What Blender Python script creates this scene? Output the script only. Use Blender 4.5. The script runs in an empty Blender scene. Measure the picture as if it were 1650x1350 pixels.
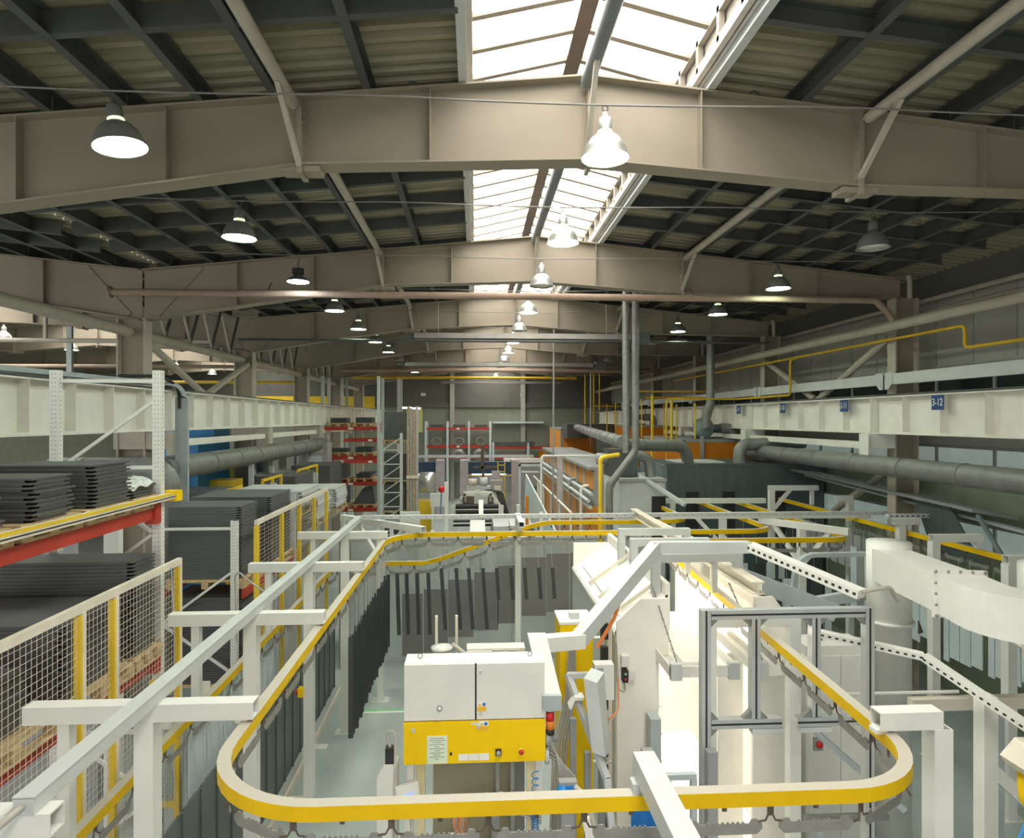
import bpy, math, random
from mathutils import Vector as V, Matrix
random.seed(7)
C = bpy.context.scene.collection
PI = math.pi
# ---- camera model of the photograph (1650 x 1350): used to turn measured points into metres
FPX = 1040.0; TH = math.atan(59 / FPX); CT, ST = math.cos(TH), math.sin(TH); ZC = 5.5
def atY(px, py, Y):
    u = (px - 825) / FPX; X = Y * (ST + u * CT) / (CT - u * ST); d = X * ST + Y * CT
    return V((X, Y, ZC - (py - 675) / FPX * d))
def atX(px, py, X):
    u = (px - 825) / FPX; Y = X * (CT - u * ST) / (ST + u * CT); d = X * ST + Y * CT
    return V((X, Y, ZC - (py - 675) / FPX * d))
def atZ(px, py, Z):
    u = (px - 825) / FPX; d = FPX * (ZC - Z) / (py - 675)
    return V((u * d * CT + d * ST, d * CT - u * d * ST, Z))
ORD = ['first', 'second', 'third', 'fourth', 'fifth', 'sixth', 'seventh', 'eighth', 'ninth', 'tenth', 'eleventh', 'twelfth', 'thirteenth',
       'fourteenth', 'fifteenth', 'sixteenth', 'seventeenth', 'eighteenth', 'nineteenth', 'twentieth', 'twenty-first', 'twenty-second',
       'twenty-third', 'twenty-fourth', 'twenty-fifth', 'twenty-sixth', 'twenty-seventh', 'twenty-eighth', 'twenty-ninth', 'thirtieth',
       'thirty-first', 'thirty-second', 'thirty-third', 'thirty-fourth', 'thirty-fifth']
# ---------------------------------------------------------------- materials
MATS = {}
def M(name, col, rough=.5, metal=0, var=.10, scale=3.0, dust=None, emit=None, es=0, bump=0, stretch=None, spec=.5):
    m = bpy.data.materials.new(name); m.use_nodes = True; MATS[name] = m
    nt = m.node_tree; b = nt.nodes['Principled BSDF']; L = nt.links.new
    b.inputs['Roughness'].default_value = rough; b.inputs['Metallic'].default_value = metal
    b.inputs['Specular IOR Level'].default_value = spec
    geo = nt.nodes.new('ShaderNodeNewGeometry')
    mp = nt.nodes.new('ShaderNodeMapping'); L(geo.outputs['Position'], mp.inputs['Vector'])
    if stretch: mp.inputs['Scale'].default_value = stretch
    n = nt.nodes.new('ShaderNodeTexNoise'); n.inputs['Scale'].default_value = scale; n.inputs['Detail'].default_value = 5
    L(mp.outputs[0], n.inputs['Vector'])
    r = nt.nodes.new('ShaderNodeValToRGB'); L(n.outputs['Fac'], r.inputs[0])
    r.color_ramp.elements[0].position = .3; r.color_ramp.elements[1].position = .7
    r.color_ramp.elements[0].color = tuple(c * (1 - var) for c in col) + (1,)
    r.color_ramp.elements[1].color = tuple(min(1, c * (1 + var)) for c in col) + (1,)
    out = r.outputs[0]
    if dust:
        sx = nt.nodes.new('ShaderNodeSeparateXYZ'); L(geo.outputs['Normal'], sx.inputs[0])
        mr = nt.nodes.new('ShaderNodeMapRange'); L(sx.outputs['Z'], mr.inputs[0])
        mr.inputs[1].default_value = .75; mr.inputs[2].default_value = .95
        mx = nt.nodes.new('ShaderNodeMixRGB'); L(mr.outputs[0], mx.inputs[0]); L(out, mx.inputs[1]); mx.inputs[2].default_value = dust + (1,)
        out = mx.outputs[0]
    L(out, b.inputs['Base Color'])
    if bump:
        bp = nt.nodes.new('ShaderNodeBump'); bp.inputs['Strength'].default_value = bump; L(n.outputs['Fac'], bp.inputs['Height']); L(bp.outputs[0], b.inputs['Normal'])
    if emit:
        b.inputs['Emission Color'].default_value = emit + (1,); b.inputs['Emission Strength'].default_value = es
    return m
cream = M('cream painted steel', (.29, .25, .19), .55, var=.13, scale=.55)
girder_p = M('ivory girder paint', (.78, .76, .69), .5, var=.06)
tubep = M('beige tube paint', (.45, .41, .34), .5)
darkst = M('dark grey primer steel', (.078, .083, .078), .6, var=.15)
deck_m = M('galvanised roof sheet', (.36, .33, .225), .45, .2, var=.18, scale=1.5, stretch=(.3, 3, 1))
white = M('white powder coat', (.74, .74, .70), .45, var=.04)
offwhite = M('off white paint', (.76, .755, .71), .45, var=.05)
warmwhite = M('powder dusted white', (.92, .89, .82), .5, var=.04)
lgrey = M('light grey paint', (.55, .57, .56), .45, var=.06)
grey = M('mid grey paint', (.33, .34, .33), .5, var=.08)
bgrey = M('blue grey paint', (.40, .45, .46), .45, var=.08)
galv = M('galvanised steel', (.29, .29, .275), .45, .5, var=.15, scale=9)
ductm = M('grey spiral duct', (.24, .24, .225), .5, .3, var=.15, scale=5)
alu = M('anodised aluminium', (.56, .58, .58), .35, .5, var=.06)
panel_m = M('dark grey sheet panel', (.10, .104, .104), .5, .1, var=.10, scale=4)
panel_d = M('charcoal profile', (.05, .055, .055), .5, .1)
panel_l = M('stone grey sheet', (.185, .18, .17), .6, .1, var=.05)
greenp = M('grey green sheet', (.12, .13, .127), .5, .1, var=.06)
palepan = M('pale primed sheet', (.60, .68, .70), .4, var=.05)
yellow = M('machine yellow', (.92, .60, .002), .5, var=.05, spec=.2)
railm = M('conveyor yellow', (.76, .48, .002), .5, var=.08, dust=(.50, .46, .385), spec=.2)
yellow2 = M('safety yellow', (.80, .55, .03), .45, var=.08)
beigepost = M('beige fence tube', (.72, .66, .55), .5)
red = M('rack beam red', (.44, .04, .022), .5)
orange = M('oven orange', (.72, .29, .035), .45, var=.08)
oranged = M('oven deep orange', (.62, .20, .008), .45, var=.08)
teal = M('dark teal enclosure', (.08, .105, .108), .5, var=.12, stretch=(3, 3, .4))
tealg = M('teal grey side', (.19, .25, .26), .5)
blue = M('machine blue', (.02, .19, .42), .45)
navy = M('press brake navy', (.025, .055, .10), .5)
clothb = M('blue work cloth', (.008, .13, .38), .9, bump=.4, scale=14)
brightblue = M('valve blue', (.01, .22, .62), .4)
lilac = M('lilac grey paint', (.44, .41, .42), .5)
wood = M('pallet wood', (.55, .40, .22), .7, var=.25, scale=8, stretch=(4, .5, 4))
wooddark = M('dark timber', (.40, .30, .19), .75, var=.25, scale=8)  # darker brown than the pallet wood
black = M('black rubber', (.02, .02, .02), .6)
brown = M('rusty hook steel', (.13, .095, .075), .6, .3, var=.25, scale=20)
barm = M('hanger bar steel', (.30, .29, .27), .5, .4, var=.12, scale=10)
brownpipe = M('brown primer pipe', (.34, .25, .19), .75, spec=.15)
gasy = M('gas pipe yellow', (.62, .40, .02), .45)
cable = M('grey cable', (.45, .43, .38), .6)
orangec = M('orange cable', (.75, .22, .05), .5)
bluec = M('blue hose', (.05, .25, .55), .4)
redl = M('red plastic', (.65, .02, .02), .35)
amber = M('amber plastic', (.75, .22, .02), .35)
paper = M('paper', (.72, .80, .62), .7)
paperw = M('white sticker', (.85, .84, .80), .6)
ink = M('dark ink', (.08, .10, .08), .7)
signb = M('sign blue', (.02, .07, .20), .5)
warn = M('warning orange', (.85, .45, .02), .5)
mand = M('mandatory blue', (.03, .18, .50), .5)
concrete = M('sealed concrete', (.37, .42, .405), .35, var=.16, scale=.8)
wallp = M('grey wall cladding', (.44, .43, .385), .6, var=.05)
wallend = M('grey green end wall', (.25, .265, .215), .6, var=.06)
walldk = M('dark upper cladding', (.125, .125, .105), .6)
wallgr = M('green grey wall band', (.24, .28, .20), .6)
wallleft = M('dark greenish aisle wall', (.20, .21, .17), .7)  # dark grey green cladding colour
bandy = M('yellow wall band', (.80, .55, .02), .5)
lampout = M('lamp spun aluminium', (.31, .32, .295), .4, .5, var=.03)
lampcap = M('lamp cap grey', (.30, .30, .28), .4, .4)
film = M('clear stretch film', (.62, .66, .66), .25, var=.3, scale=12, bump=.6)
skin = M('stainless machine steel', (.60, .60, .58), .3, .7)
blackgl = M('dark strip glass', (.012, .02, .02), .25)
greenline = M('green floor line', (.25, .60, .30), .4)
whiteline = M('white floor line', (.85, .90, .82), .4)
sky_em = M('daylit skylight sheet', (.9, .93, .95), .4, emit=(1.0, .965, .90), es=7.5)
win_em = M('daylit window strip', (.5, .6, .6), .3, emit=(.66, .80, .72), es=.15)
lamp_em = M('metal halide glow', (.9, 1, .9), .3, emit=(.78, 1.0, .74), es=60.0)
lamp_dim = M('lamp reflector unlit', (.75, .80, .72), .3)
led_em = M('cold led glow', (.9, .95, 1), .3, emit=(.82, .92, 1.0), es=60.0)
tube_em = M('fluorescent glow', (1, 1, 1), .3, emit=(1.0, .95, .86), es=26.0)
bluelit = M('work light strip', (.8, .9, 1), .3, emit=(.65, .82, 1.0), es=2.5)
screen = M('panel screen', (.3, .35, .8), .3, emit=(.35, .42, .95), es=.55)
vent_em = M('lamp vent glow', (.8, 1, .5), .3, emit=(.70, 1.0, .3), es=2.0)
# translucent acrylic partition
acry = bpy.data.materials.new('smoky acrylic'); acry.use_nodes = True
_nt = acry.node_tree; _b = _nt.nodes['Principled BSDF']; _b.inputs['Base Color'].default_value = (.60, .63, .61, 1); _b.inputs['Roughness'].default_value = .15
_tr = _nt.nodes.new('ShaderNodeBsdfTransparent'); _tr.inputs[0].default_value = (.85, .9, .88, 1)
_ns = _nt.nodes.new('ShaderNodeTexNoise'); _ns.inputs['Scale'].default_value = .7
_ge = _nt.nodes.new('ShaderNodeNewGeometry'); _nt.links.new(_ge.outputs['Position'], _ns.inputs['Vector'])
_mr = _nt.nodes.new('ShaderNodeMapRange'); _mr.inputs[3].default_value = .40; _mr.inputs[4].default_value = .70; _nt.links.new(_ns.outputs['Fac'], _mr.inputs[0])
_mx = _nt.nodes.new('ShaderNodeMixShader'); _nt.links.new(_mr.outputs[0], _mx.inputs[0]); _nt.links.new(_tr.outputs[0], _mx.inputs[1]); _nt.links.new(_b.outputs[0], _mx.inputs[2])
_nt.links.new(_mx.outputs[0], _nt.nodes['Material Output'].inputs['Surface'])
# ---------------------------------------------------------------- geometry helpers
def frame_of(t, up=V((0, 0, 1))):
    t = t.normalized()
    if abs(t.dot(up)) > .995: up = V((0, 1, 0))
    s = t.cross(up).normalized(); return s, s.cross(t).normalized()
def fillet(pts, r, n=6):
    pts = [V(p) for p in pts]; out = [pts[0]]
    rs = r if isinstance(r, (list, tuple)) else [r] * len(pts)
    for i in range(1, len(pts) - 1):
        a, b, c = pts[i - 1], pts[i], pts[i + 1]; d1, d2 = (a - b), (c - b); l1, l2 = d1.length, d2.length
        d1.normalize(); d2.normalize(); ang = d1.angle(d2)
        rr = rs[i]
        if rr <= 0 or ang > PI - .02: out.append(b); continue
        t = min(rr / math.tan(ang / 2), l1 * .49, l2 * .49); rr = t * math.tan(ang / 2)
        cen = b + (d1 + d2).normalized() * (rr / math.sin(ang / 2))
        p1, p2 = b + d1 * t - cen, b + d2 * t - cen
        tot = p1.angle(p2); ax = p1.cross(p2).normalized()
        for k in range(n + 1): out.append(cen + Matrix.Rotation(tot * k / n, 3, ax) @ p1)
    out.append(pts[-1]); return out
class MB:
    def __init__(s): s.v = []; s.f = []; s.sm = []; s.mi = {}; s.cur = None
    def add(s, vs, fs, smooth=False):
        o = len(s.v); s.v += [V(p) for p in vs]; s.f += [tuple(i + o for i in f) for f in fs]; s.sm += [smooth] * len(fs)
        if s.cur is not None: s.mi.update({len(s.f) - 1 - i: s.cur for i in range(len(fs))})
        return s
    def use(s, m): s.cur = m; return s
    def box(s, x0, x1, y0, y1, z0, z1):
        return s.add([(x0, y0, z0), (x1, y0, z0), (x1, y1, z0), (x0, y1, z0), (x0, y0, z1), (x1, y0, z1), (x1, y1, z1), (x0, y1, z1)],
                     [(3, 2, 1, 0), (4, 5, 6, 7), (0, 1, 5, 4), (1, 2, 6, 5), (2, 3, 7, 6), (3, 0, 4, 7)])
    def bar(s, p, q, w, h, up=V((0, 0, 1))):
        p, q = V(p), V(q); a, b = frame_of(q - p, V(up)); a = a * w / 2; b = b * h / 2
        return s.add([p - a - b, p + a - b, p + a + b, p - a + b, q - a - b, q + a - b, q + a + b, q - a + b],
                     [(0, 1, 2, 3), (7, 6, 5, 4), (4, 5, 1, 0), (5, 6, 2, 1), (6, 7, 3, 2), (7, 4, 0, 3)])
    def boxtube(s, p, q, w, h, t=.008, up=V((0, 0, 1))):   # open-ended square tube
        p, q = V(p), V(q); a, b = frame_of(q - p, V(up))
        for sg in (1, -1):
            s.bar(p + a * sg * (w - t) / 2, q + a * sg * (w - t) / 2, t, h, up); s.bar(p + b * sg * (h - t) / 2, q + b * sg * (h - t) / 2, w - 2 * t, t, up)
        return s
    def ibeam(s, p, q, w, h, tw=.012, tf=.016, up=V((0, 0, 1))):
        p, q = V(p), V(q); a, b = frame_of(q - p, V(up))
        s.bar(p, q, tw, h - 2 * tf, up)
        for sg in (1, -1): s.bar(p + b * sg * (h - tf) / 2, q + b * sg * (h - tf) / 2, w, tf, up)
        return s
    def chan(s, p, q, w, h, t=.008, side=1, up=V((0, 0, 1))):
        p, q = V(p), V(q); a, b = frame_of(q - p, V(up))
        s.bar(p - a * side * (w - t) / 2, q - a * side * (w - t) / 2, t, h, up)
        for sg in (1, -1): s.bar(p + b * sg * (h - t) / 2 + a * side * t / 2, q + b * sg * (h - t) / 2 + a * side * t / 2, w - t, t, up)
        return s
    def sweep(s, pts, w, h):
        pts = [V(p) for p in pts]; n = len(pts); rings = []
        for i, p in enumerate(pts):
            t = (pts[min(i + 1, n - 1)] - pts[max(i - 1, 0)]); a, b = frame_of(t)
            k = 1.0
            if 0 < i < n - 1:
                c = max(-1, min(1, (pts[i] - pts[i - 1]).normalized().dot((pts[i + 1] - pts[i]).normalized()))); k = 1 / max(.5, math.cos(math.acos(c) / 2))
            a = a * w / 2 * k; b = b * h / 2; rings.append([p - a - b, p + a - b, p + a + b, p - a + b])
        vs = [v for r in rings for v in r]; fs = [(0, 1, 2, 3), tuple(4 * (n - 1) + i for i in (3, 2, 1, 0))]
        for i in range(n - 1):
            for j in range(4): fs.append((4 * i + (j + 1) % 4, 4 * i + j, 4 * i + 4 + j, 4 * i + 4 + (j + 1) % 4))
        return s.add(vs, fs)
    def tube(s, pts, r, n=12, caps=True):
        pts = [V(p) for p in pts]; m = len(pts); t0 = (pts[1] - pts[0]).normalized(); a, b = frame_of(t0); rings = []
        rr = r if isinstance(r, (list, tuple)) else [r] * m
        for i, p in enumerate(pts):
            t = (pts[min(i + 1, m - 1)] - pts[max(i - 1, 0)])
            if t.length < 1e-9: t = t0.copy()
            t.normalize()
            a = (a - t * a.dot(t)); a = a.normalized() if a.length > 1e-6 else frame_of(t)[0]
            b = a.cross(t)
            rings.append([p + (a * math.cos(2 * PI * k / n) + b * math.sin(2 * PI * k / n)) * rr[i] for k in range(n)])
        o = [v for q in rings for v in q]; fs = []
        for i in range(m - 1):
            for k in range(n): fs.append((i * n + k, i * n + (k + 1) % n, (i + 1) * n + (k + 1) % n, (i + 1) * n + k))
        s.add(o, fs, True)
        if caps: s.add(rings[0], [tuple(range(n))[::-1]]); s.add(rings[-1], [tuple(range(n))])
        return s
    def lathe(s, prof, c=(0, 0, 0), n=20, ax='z'):
        c = V(c); vs = []; m = len(prof)
        for (r, z) in prof:
            for k in range(n):
                x, y = r * math.cos(2 * PI * k / n), r * math.sin(2 * PI * k / n)
                vs.append(c + (V((x, y, z)) if ax == 'z' else V((z, x, y)) if ax == 'x' else V((y, z, x))))
        fs = [(i * n + k, i * n + (k + 1) % n, (i + 1) * n + (k + 1) % n, (i + 1) * n + k) for i in range(m - 1) for k in range(n)]
        return s.add(vs, fs, True)
    def disc(s, c, r, n=20, ax='z', h=.004):
        return s.lathe([(0.0001, -h / 2), (r, -h / 2), (r, h / 2), (0.0001, h / 2)], c, n, ax)
    def prism(s, poly, d):
        poly = [V(p) for p in poly]; d = V(d); n = len(poly)
        s.add(poly + [p + d for p in poly], [tuple(range(n))[::-1], tuple(range(n, 2 * n))] + [(i, (i + 1) % n, n + (i + 1) % n, n + i) for i in range(n)]); return s
    def ball(s, c, r, n=10, sc=(1, 1, 1)):
        c = V(c); m = n // 2 + 1; prof = [(max(1e-4, math.sin(PI * i / (m - 1))), -math.cos(PI * i / (m - 1))) for i in range(m)]; vs = []
        for (a, z) in prof:
            for k in range(n): vs.append(c + V((a * math.cos(2 * PI * k / n) * sc[0], a * math.sin(2 * PI * k / n) * sc[1], z * sc[2])) * r)
        return s.add(vs, [(i * n + k, i * n + (k + 1) % n, (i + 1) * n + (k + 1) % n, (i + 1) * n + k) for i in range(m - 1) for k in range(n)], True)
    def build(s, name, mat, parent=None, label=None, cat=None, group=None, kind=None, origin=None):
        me = bpy.data.meshes.new(name)
        if parent is not None: org = V(parent['_o'])
        elif origin is not None: org = V(origin)
        else:
            lo = V((min(v[i] for v in s.v) for i in range(3))); hi = V((max(v[i] for v in s.v) for i in range(3)))
            org = V(((lo.x + hi.x) / 2, (lo.y + hi.y) / 2, lo.z))
        me.from_pydata([v - org for v in s.v], [], s.f); me.polygons.foreach_set('use_smooth', s.sm); me.materials.append(mat)
        if s.mi:
            ms = []
            for i, m2 in s.mi.items():
                if m2 not in ms: ms.append(m2); me.materials.append(m2)
                me.polygons[i].material_index = ms.index(m2) + 1
        me.update()
        o = bpy.data.objects.new(name, me); C.objects.link(o)
        if parent is not None: o.parent = parent
        else: o.location = org
        o['_o'] = tuple(org); tag(o, label, cat, group, kind); return o
def tag(o, label=None, cat=None, group=None, kind=None):
    if label: o['label'] = label
    if cat: o['category'] = cat
    if group: o['group'] = group
    if kind: o['kind'] = kind
def T(name, label, cat, loc=(0, 0, 0), group=None, kind=None):
    o = bpy.data.objects.new(name, None); C.objects.link(o); o.location = V(loc); o.empty_display_size = .1
    o['_o'] = tuple(V(loc)); tag(o, label, cat, group, kind); return o
def dup(o, loc=None, rot=None, label=None, group=None, parent=None):
    c = o.copy(); C.objects.link(c)
    if parent is not None: c.parent = parent
    if loc is not None: c.location = V(loc); c['_o'] = tuple(V(loc))
    if rot is not None: c.rotation_euler = rot
    if label: c['label'] = label
    if group: c['group'] = group
    for ch in list(o.children): dup(ch, parent=c)
    return c
B = MB
def one(name, mat, mb, label, cat, group=None, kind=None): return mb.build(name, mat, None, label, cat, group, kind)
def text(body, size, loc, rot, mat, parent, name='lettering'):
    cu = bpy.data.curves.new(name, 'FONT'); cu.body = body; cu.size = size; cu.align_x = 'CENTER'; cu.align_y = 'CENTER'; cu.extrude = .001; cu.materials.append(mat)
    t = bpy.data.objects.new(name, cu); C.objects.link(t); dg = bpy.context.evaluated_depsgraph_get(); me = bpy.data.meshes.new_from_object(t.evaluated_get(dg)); bpy.data.objects.remove(t)
    o = bpy.data.objects.new(name, me); C.objects.link(o); o.parent = parent; o.location = V(loc) - V(parent['_o']); o.rotation_euler = rot; return o
barmat = M('skylight bar paint', (.26, .22, .17), .6)
ridgemat = M('skylight ridge paint', (.14, .10, .075), .6)
curbmat = M('skylight curb paint', (.34, .31, .26), .6)
ridget = M('ridge tube paint', (.17, .19, .195), .5)
wiremat = M('wire sheath', (.22, .21, .19), .6)
heaterm = M('dull heater sheet', (.22, .21, .19), .6, spec=.2)
# ================================================================= BUILDING SHELL
RX = 1.2; EAVE = 8.75; VAL = -6.4; LRX = -14.0
def zt(x):
    if x < VAL: x = 2 * VAL - x
    return 9.13 - .1 * abs(x - RX)
FY = [6.85 + 6 * k for k in range(6)]
YB, YE = -11.15, 44.9
B().box(-22, 9.75, YB, YE + .2, -.2, 0).build('floor', concrete, kind='structure')
def deckmb(mb, x0, x1, y0, y1):
    p = .2; y = y0; z0, z1 = zt(x0) + .23, zt(x1) + .23
    while y < y1 - 1e-6:
        pr = [(0, 0), (.07, 0), (.09, .06), (.18, .06), (.2, 0)]
        vs = [(x, y + a, z + b) for (a, b) in pr for (x, z) in ((x0, z0), (x1, z1))]
        mb.add(vs, [(2 * i, 2 * i + 1, 2 * i + 3, 2 * i + 2) for i in range(4)]); y += p
for x0, x1 in ((VAL, -.06), (2.43, 9.75), (-12.75, VAL), (-22, -15.25)):
    m = B(); deckmb(m, x0, x1, YB if x0 > -7 or x0 < -20 else 6, YE); m.build('ceiling', deck_m, kind='structure')
# end wall with posts and girts
w = B().box(-22, 9.75, YE, YE + .15, 6.35, 9.3).build('wall_back', walldk, kind='structure')
B().box(-6.6, 9.75, YE, YE + .15, 0, 6.35).build('wall_back_lower', wallend, kind='structure')
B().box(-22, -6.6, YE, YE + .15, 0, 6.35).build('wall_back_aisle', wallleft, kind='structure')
B().box(-19, -6.9, YE - .06, YE - .01, 6.25, 7.05).build('trim_1', bandy, kind='structure')
for i, x in enumerate((-1.6, 3.3)):
    B().box(x - .15, x + .15, YE - .3, YE, 0, 9.0).build('trim_%d' % (2 + i), offwhite if 0 else wallp, kind='structure')
B().box(-6.4, 9.5, YE - .2, YE, 6.30, 6.62).build('trim_4', walldk, kind='structure')
# right wall in bands
WX = 9.55
def band(n, z0, z1, mat, x=WX, name=None, d=.15):
    return B().box(x, x + d, YB, YE, z0, z1).build(n, mat, kind='structure')
band('wall_right_eave', 8.05, 9.0, walldk)
band('wall_right', 6.55, 8.05, wallp)
band('wall_right_middle', 4.95, 5.6, wallp)
B().box(WX, WX + .15, YB, YE, 3.5, 4.22).build('wall_right_lower', wallgr, kind='structure')
B().box(WX, WX + .15, YB, YE, 0, 3.0).build('wall_right_base', wallgr, kind='structure')
for i, (z0, z1, mt) in enumerate(((5.6, 6.55, blackgl), (4.22, 4.95, win_em), (3.0, 3.5, win_em))):
    root = T('window_%d' % (i + 20), None, None, (WX, 10, z0), kind='structure')
    B().box(WX + .03, WX + .06, YB, YE, z0, z1).build('pane', mt, root)
    fr = B(); y = YB
    while y < YE: fr.box(WX - .01, WX + .03, y, y + .05, z0, z1); y += 1.5
    fr.box(WX - .02, WX + .03, YB, YE, z0 - .03, z0 + .03).box(WX - .02, WX + .03, YB, YE, z1 - .03, z1 + .03); fr.build('window_frame', grey, root)
m = B(); y = YB
while y < YE: m.box(WX - .012, WX, y, y + .03, 6.6, 8.05); y += 1.0
m.build('trim_5', grey, kind='structure')
B().box(-22, 9.75, YB - .15, YB, 5.6, 9.6).build('wall_front_unseen', wallp, kind='structure')  # unseen upper wall, added to keep light from the open end off the frames
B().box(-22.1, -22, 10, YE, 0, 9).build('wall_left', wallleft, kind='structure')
# ridge skylights: one per bay, main hall and left aisle
def skylight(n, x0, x1, y0, y1):
    xc = (x0 + x1) / 2; zc = zt(x0) + .24; ze = zc + .36; zr = ze + .30
    root = T('window_%d' % n, None, None, (xc, y0, zc), kind='structure')
    B().prism([(x0, y0, ze), (xc, y0, zr), (x1, y0, ze), (x1, y0, ze + .012), (xc, y0, zr + .012), (x0, y0, ze + .012)], (0, y1 - y0, 0)).build('pane', sky_em, root)
    g = B(); k = int(round((y1 - y0) / .6))
    for i in range(k):
        y = y0 + .3 + i * .6
        g.bar((x0, y, ze - .025), (xc, y, zr - .025), .075, .08).bar((xc, y, zr - .025), (x1, y, ze - .025), .075, .08)
    g.build('glazing_bar', barmat, root)
    B().box(xc - .09, xc + .09, y0, y1, zr - .09, zr - .03).build('ridge_bar', ridgemat, root)
    c = B()
    for x in (x0, x1):
        c.box(x - .03, x + .03, y0, y1, zc - .06, zc + .06).box(x - .03, x + .03, y0, y1, ze - .07, ze)
        i = 0
        while y0 + i * .6 < y1: c.box(x - .03, x + .03, y0 + i * .6, y0 + i * .6 + .06, zc, ze); i += 1
        c.box(x + (.05 if x > xc else -.07), x + (.07 if x > xc else -.05), y0, y1, zc - .06, ze)
    c.build('curb', curbmat, root)
    t = B()
    for x, s in ((x0 - .07, -1), (x1 + .07, 1)): t.chan((x, y0, zc - .13), (x, y1, zc - .13), .09, .22, .012, -s)
    t.build('trimmer', lgrey, root)
for j in range(9):
    skylight(j + 1, -.06, 2.43, YB + 6 * j, YB + 6 * j + (6 if j < 8 else 8))
for j in range(6):
    skylight(j + 11, -15.25, -12.75, 6.85 + 6 * j, 12.85 + 6 * j)
# ================================================================= STEEL FRAMES
NEAR = ['nearest', 'second', 'third', 'fourth', 'fifth', 'sixth']
def rafter(name, label, Y, sgn, cx):
    # sgn -1 mirrors the main rafter about the valley column line
    mx = (lambda x: x) if sgn > 0 else (lambda x: 2 * VAL - x)
    root = T(name, label, 'roof frame', (mx(RX), Y, 8.2), 'cream steel portal roof frames')
    bot = [(VAL + .02, 7.40), (-1.8, 8.12), (RX, 8.24), (4.15, 8.02), (EAVE, 7.98)]
    top = [(EAVE, zt(EAVE)), (RX, 9.13), (VAL + .02, zt(VAL + .02))]
    def bz(x):
        for (a, za), (b, zb) in zip(bot, bot[1:]):
            if a <= x <= b: return za + (zb - za) * (x - a) / (b - a)
        return 8
    B().prism([(mx(x), Y - .006, z) for x, z in bot + top], (0, .012, 0)).build('web', cream, root)
    f = B()
    for (a, za), (b, zb) in zip(bot, bot[1:]): f.bar((mx(a), Y, za), (mx(b), Y, zb), .26, .02)
    f.build('bottom_flange', cream, root)
    f = B()
    for (a, za), (b, zb) in zip(top, top[1:]): f.bar((mx(a), Y, za - .01), (mx(b), Y, zb - .01), .26, .02)
    f.build('top_flange', cream, root)
    st = (-4.6, -3.14, -.47, 2.4, 5.55, 7.0)
    for x in st: B().box(mx(x) - .006, mx(x) + .006, Y - .12, Y + .12, bz(x) + .01, zt(x) - .02).build('stiffener', cream, root)
    B().box(mx(RX) - .02, mx(RX) + .02, Y - .13, Y + .13, 8.15, 9.1).build('ridge_plate', cream, root)
    for x in (-1.8, 4.15):
        s = B().box(mx(x) - .025, mx(x) + .025, Y - .14, Y + .14, bz(x) - .10, zt(x) + .01)
        s.box(mx(x) - .2, mx(x) - .03, Y - .1, Y + .1, bz(x) - .07, bz(x) - .01).box(mx(x) + .03, mx(x) + .2, Y - .1, Y + .1, bz(x) - .07, bz(x) - .01)
        b = s
        for i in range(7):
            z = bz(x) + .06 + i * (zt(x) - bz(x) - .15) / 6
            for q in (-1, 1): b.tube([(mx(x) + q * .025, Y - .1, z), (mx(x) + q * .05, Y - .1, z)], .014, 6)
        s.build('splice_plate', cream, root)
    if sgn > 0:
        d = B().bar((VAL + .25, Y - .02, 7.5), (VAL + 1.1, Y - .02, 8.45), .012, .1).build('knee_stiffener', cream, root)
    else:
        d = B().bar((VAL - .25, Y - .02, 7.5), (VAL - 1.1, Y - .02, 8.45), .012, .1).build('knee_stiffener', cream, root)
    if sgn > 0:   # lifting eyes on the top flange
        for x in (-.65, 3.0):
            B().tube([(x + .05 * math.cos(a * PI / 6), Y - .06, zt(x) + .03 + .05 * math.sin(a * PI / 6)) for a in range(0, 7)], .01, 6).build('lifting_eye', darkst, root)
    return root
for k, Y in enumerate(FY):
    rafter('roof_rafter', '%s cream steel roof frame across the main hall under the skylight' % NEAR[k], Y, 1, RX)
for k, Y in enumerate(FY[1:]):
    rafter('roof_rafter', 'cream roof frame spanning the left aisle, %s from the front' % ORD[k], Y, -1, LRX)
# purlins and cross struts
offs = (2.32, 3.25, 4.0, 4.74, 5.48, 6.25, 7.05)
bayname = ['first roof bay', 'second roof bay', 'third roof bay', 'fourth roof bay', 'fifth roof bay']
pur = {}
for bay in range(4):
    y0 = .85 + 6 * bay
    for sd, sn in ((-1, 'left'), (1, 'right')):
        for i, o in enumerate(offs):
            x = RX + sd * o; z = zt(x) + .11
            B().chan((x, y0 + .01, z), (x, y0 + 5.99, z), .09, .22, .01, -sd).build('roof_purlin', darkst, None,
                '%s dark roof purlin %s of the skylight, %s' % (ORD[i], sn, bayname[bay]), 'purlin', 'dark roof purlins')
        for i, yr in enumerate((.35, 1.45, 2.55, 3.65, 4.7)):
            y = y0 + yr; xa, xb = RX + sd * 1.36, RX + sd * 7.5
            B().chan((xa, y, zt(xa) + .105), (xb, y, zt(xb) + .105), .08, .2, .008, 1).build('roof_strut', darkst, None,
                '%s dark cross strut under the %s roof slope, %s' % (ORD[i], sn, bayname[bay]), 'strut', 'dark cross struts under the roof sheets')
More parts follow.
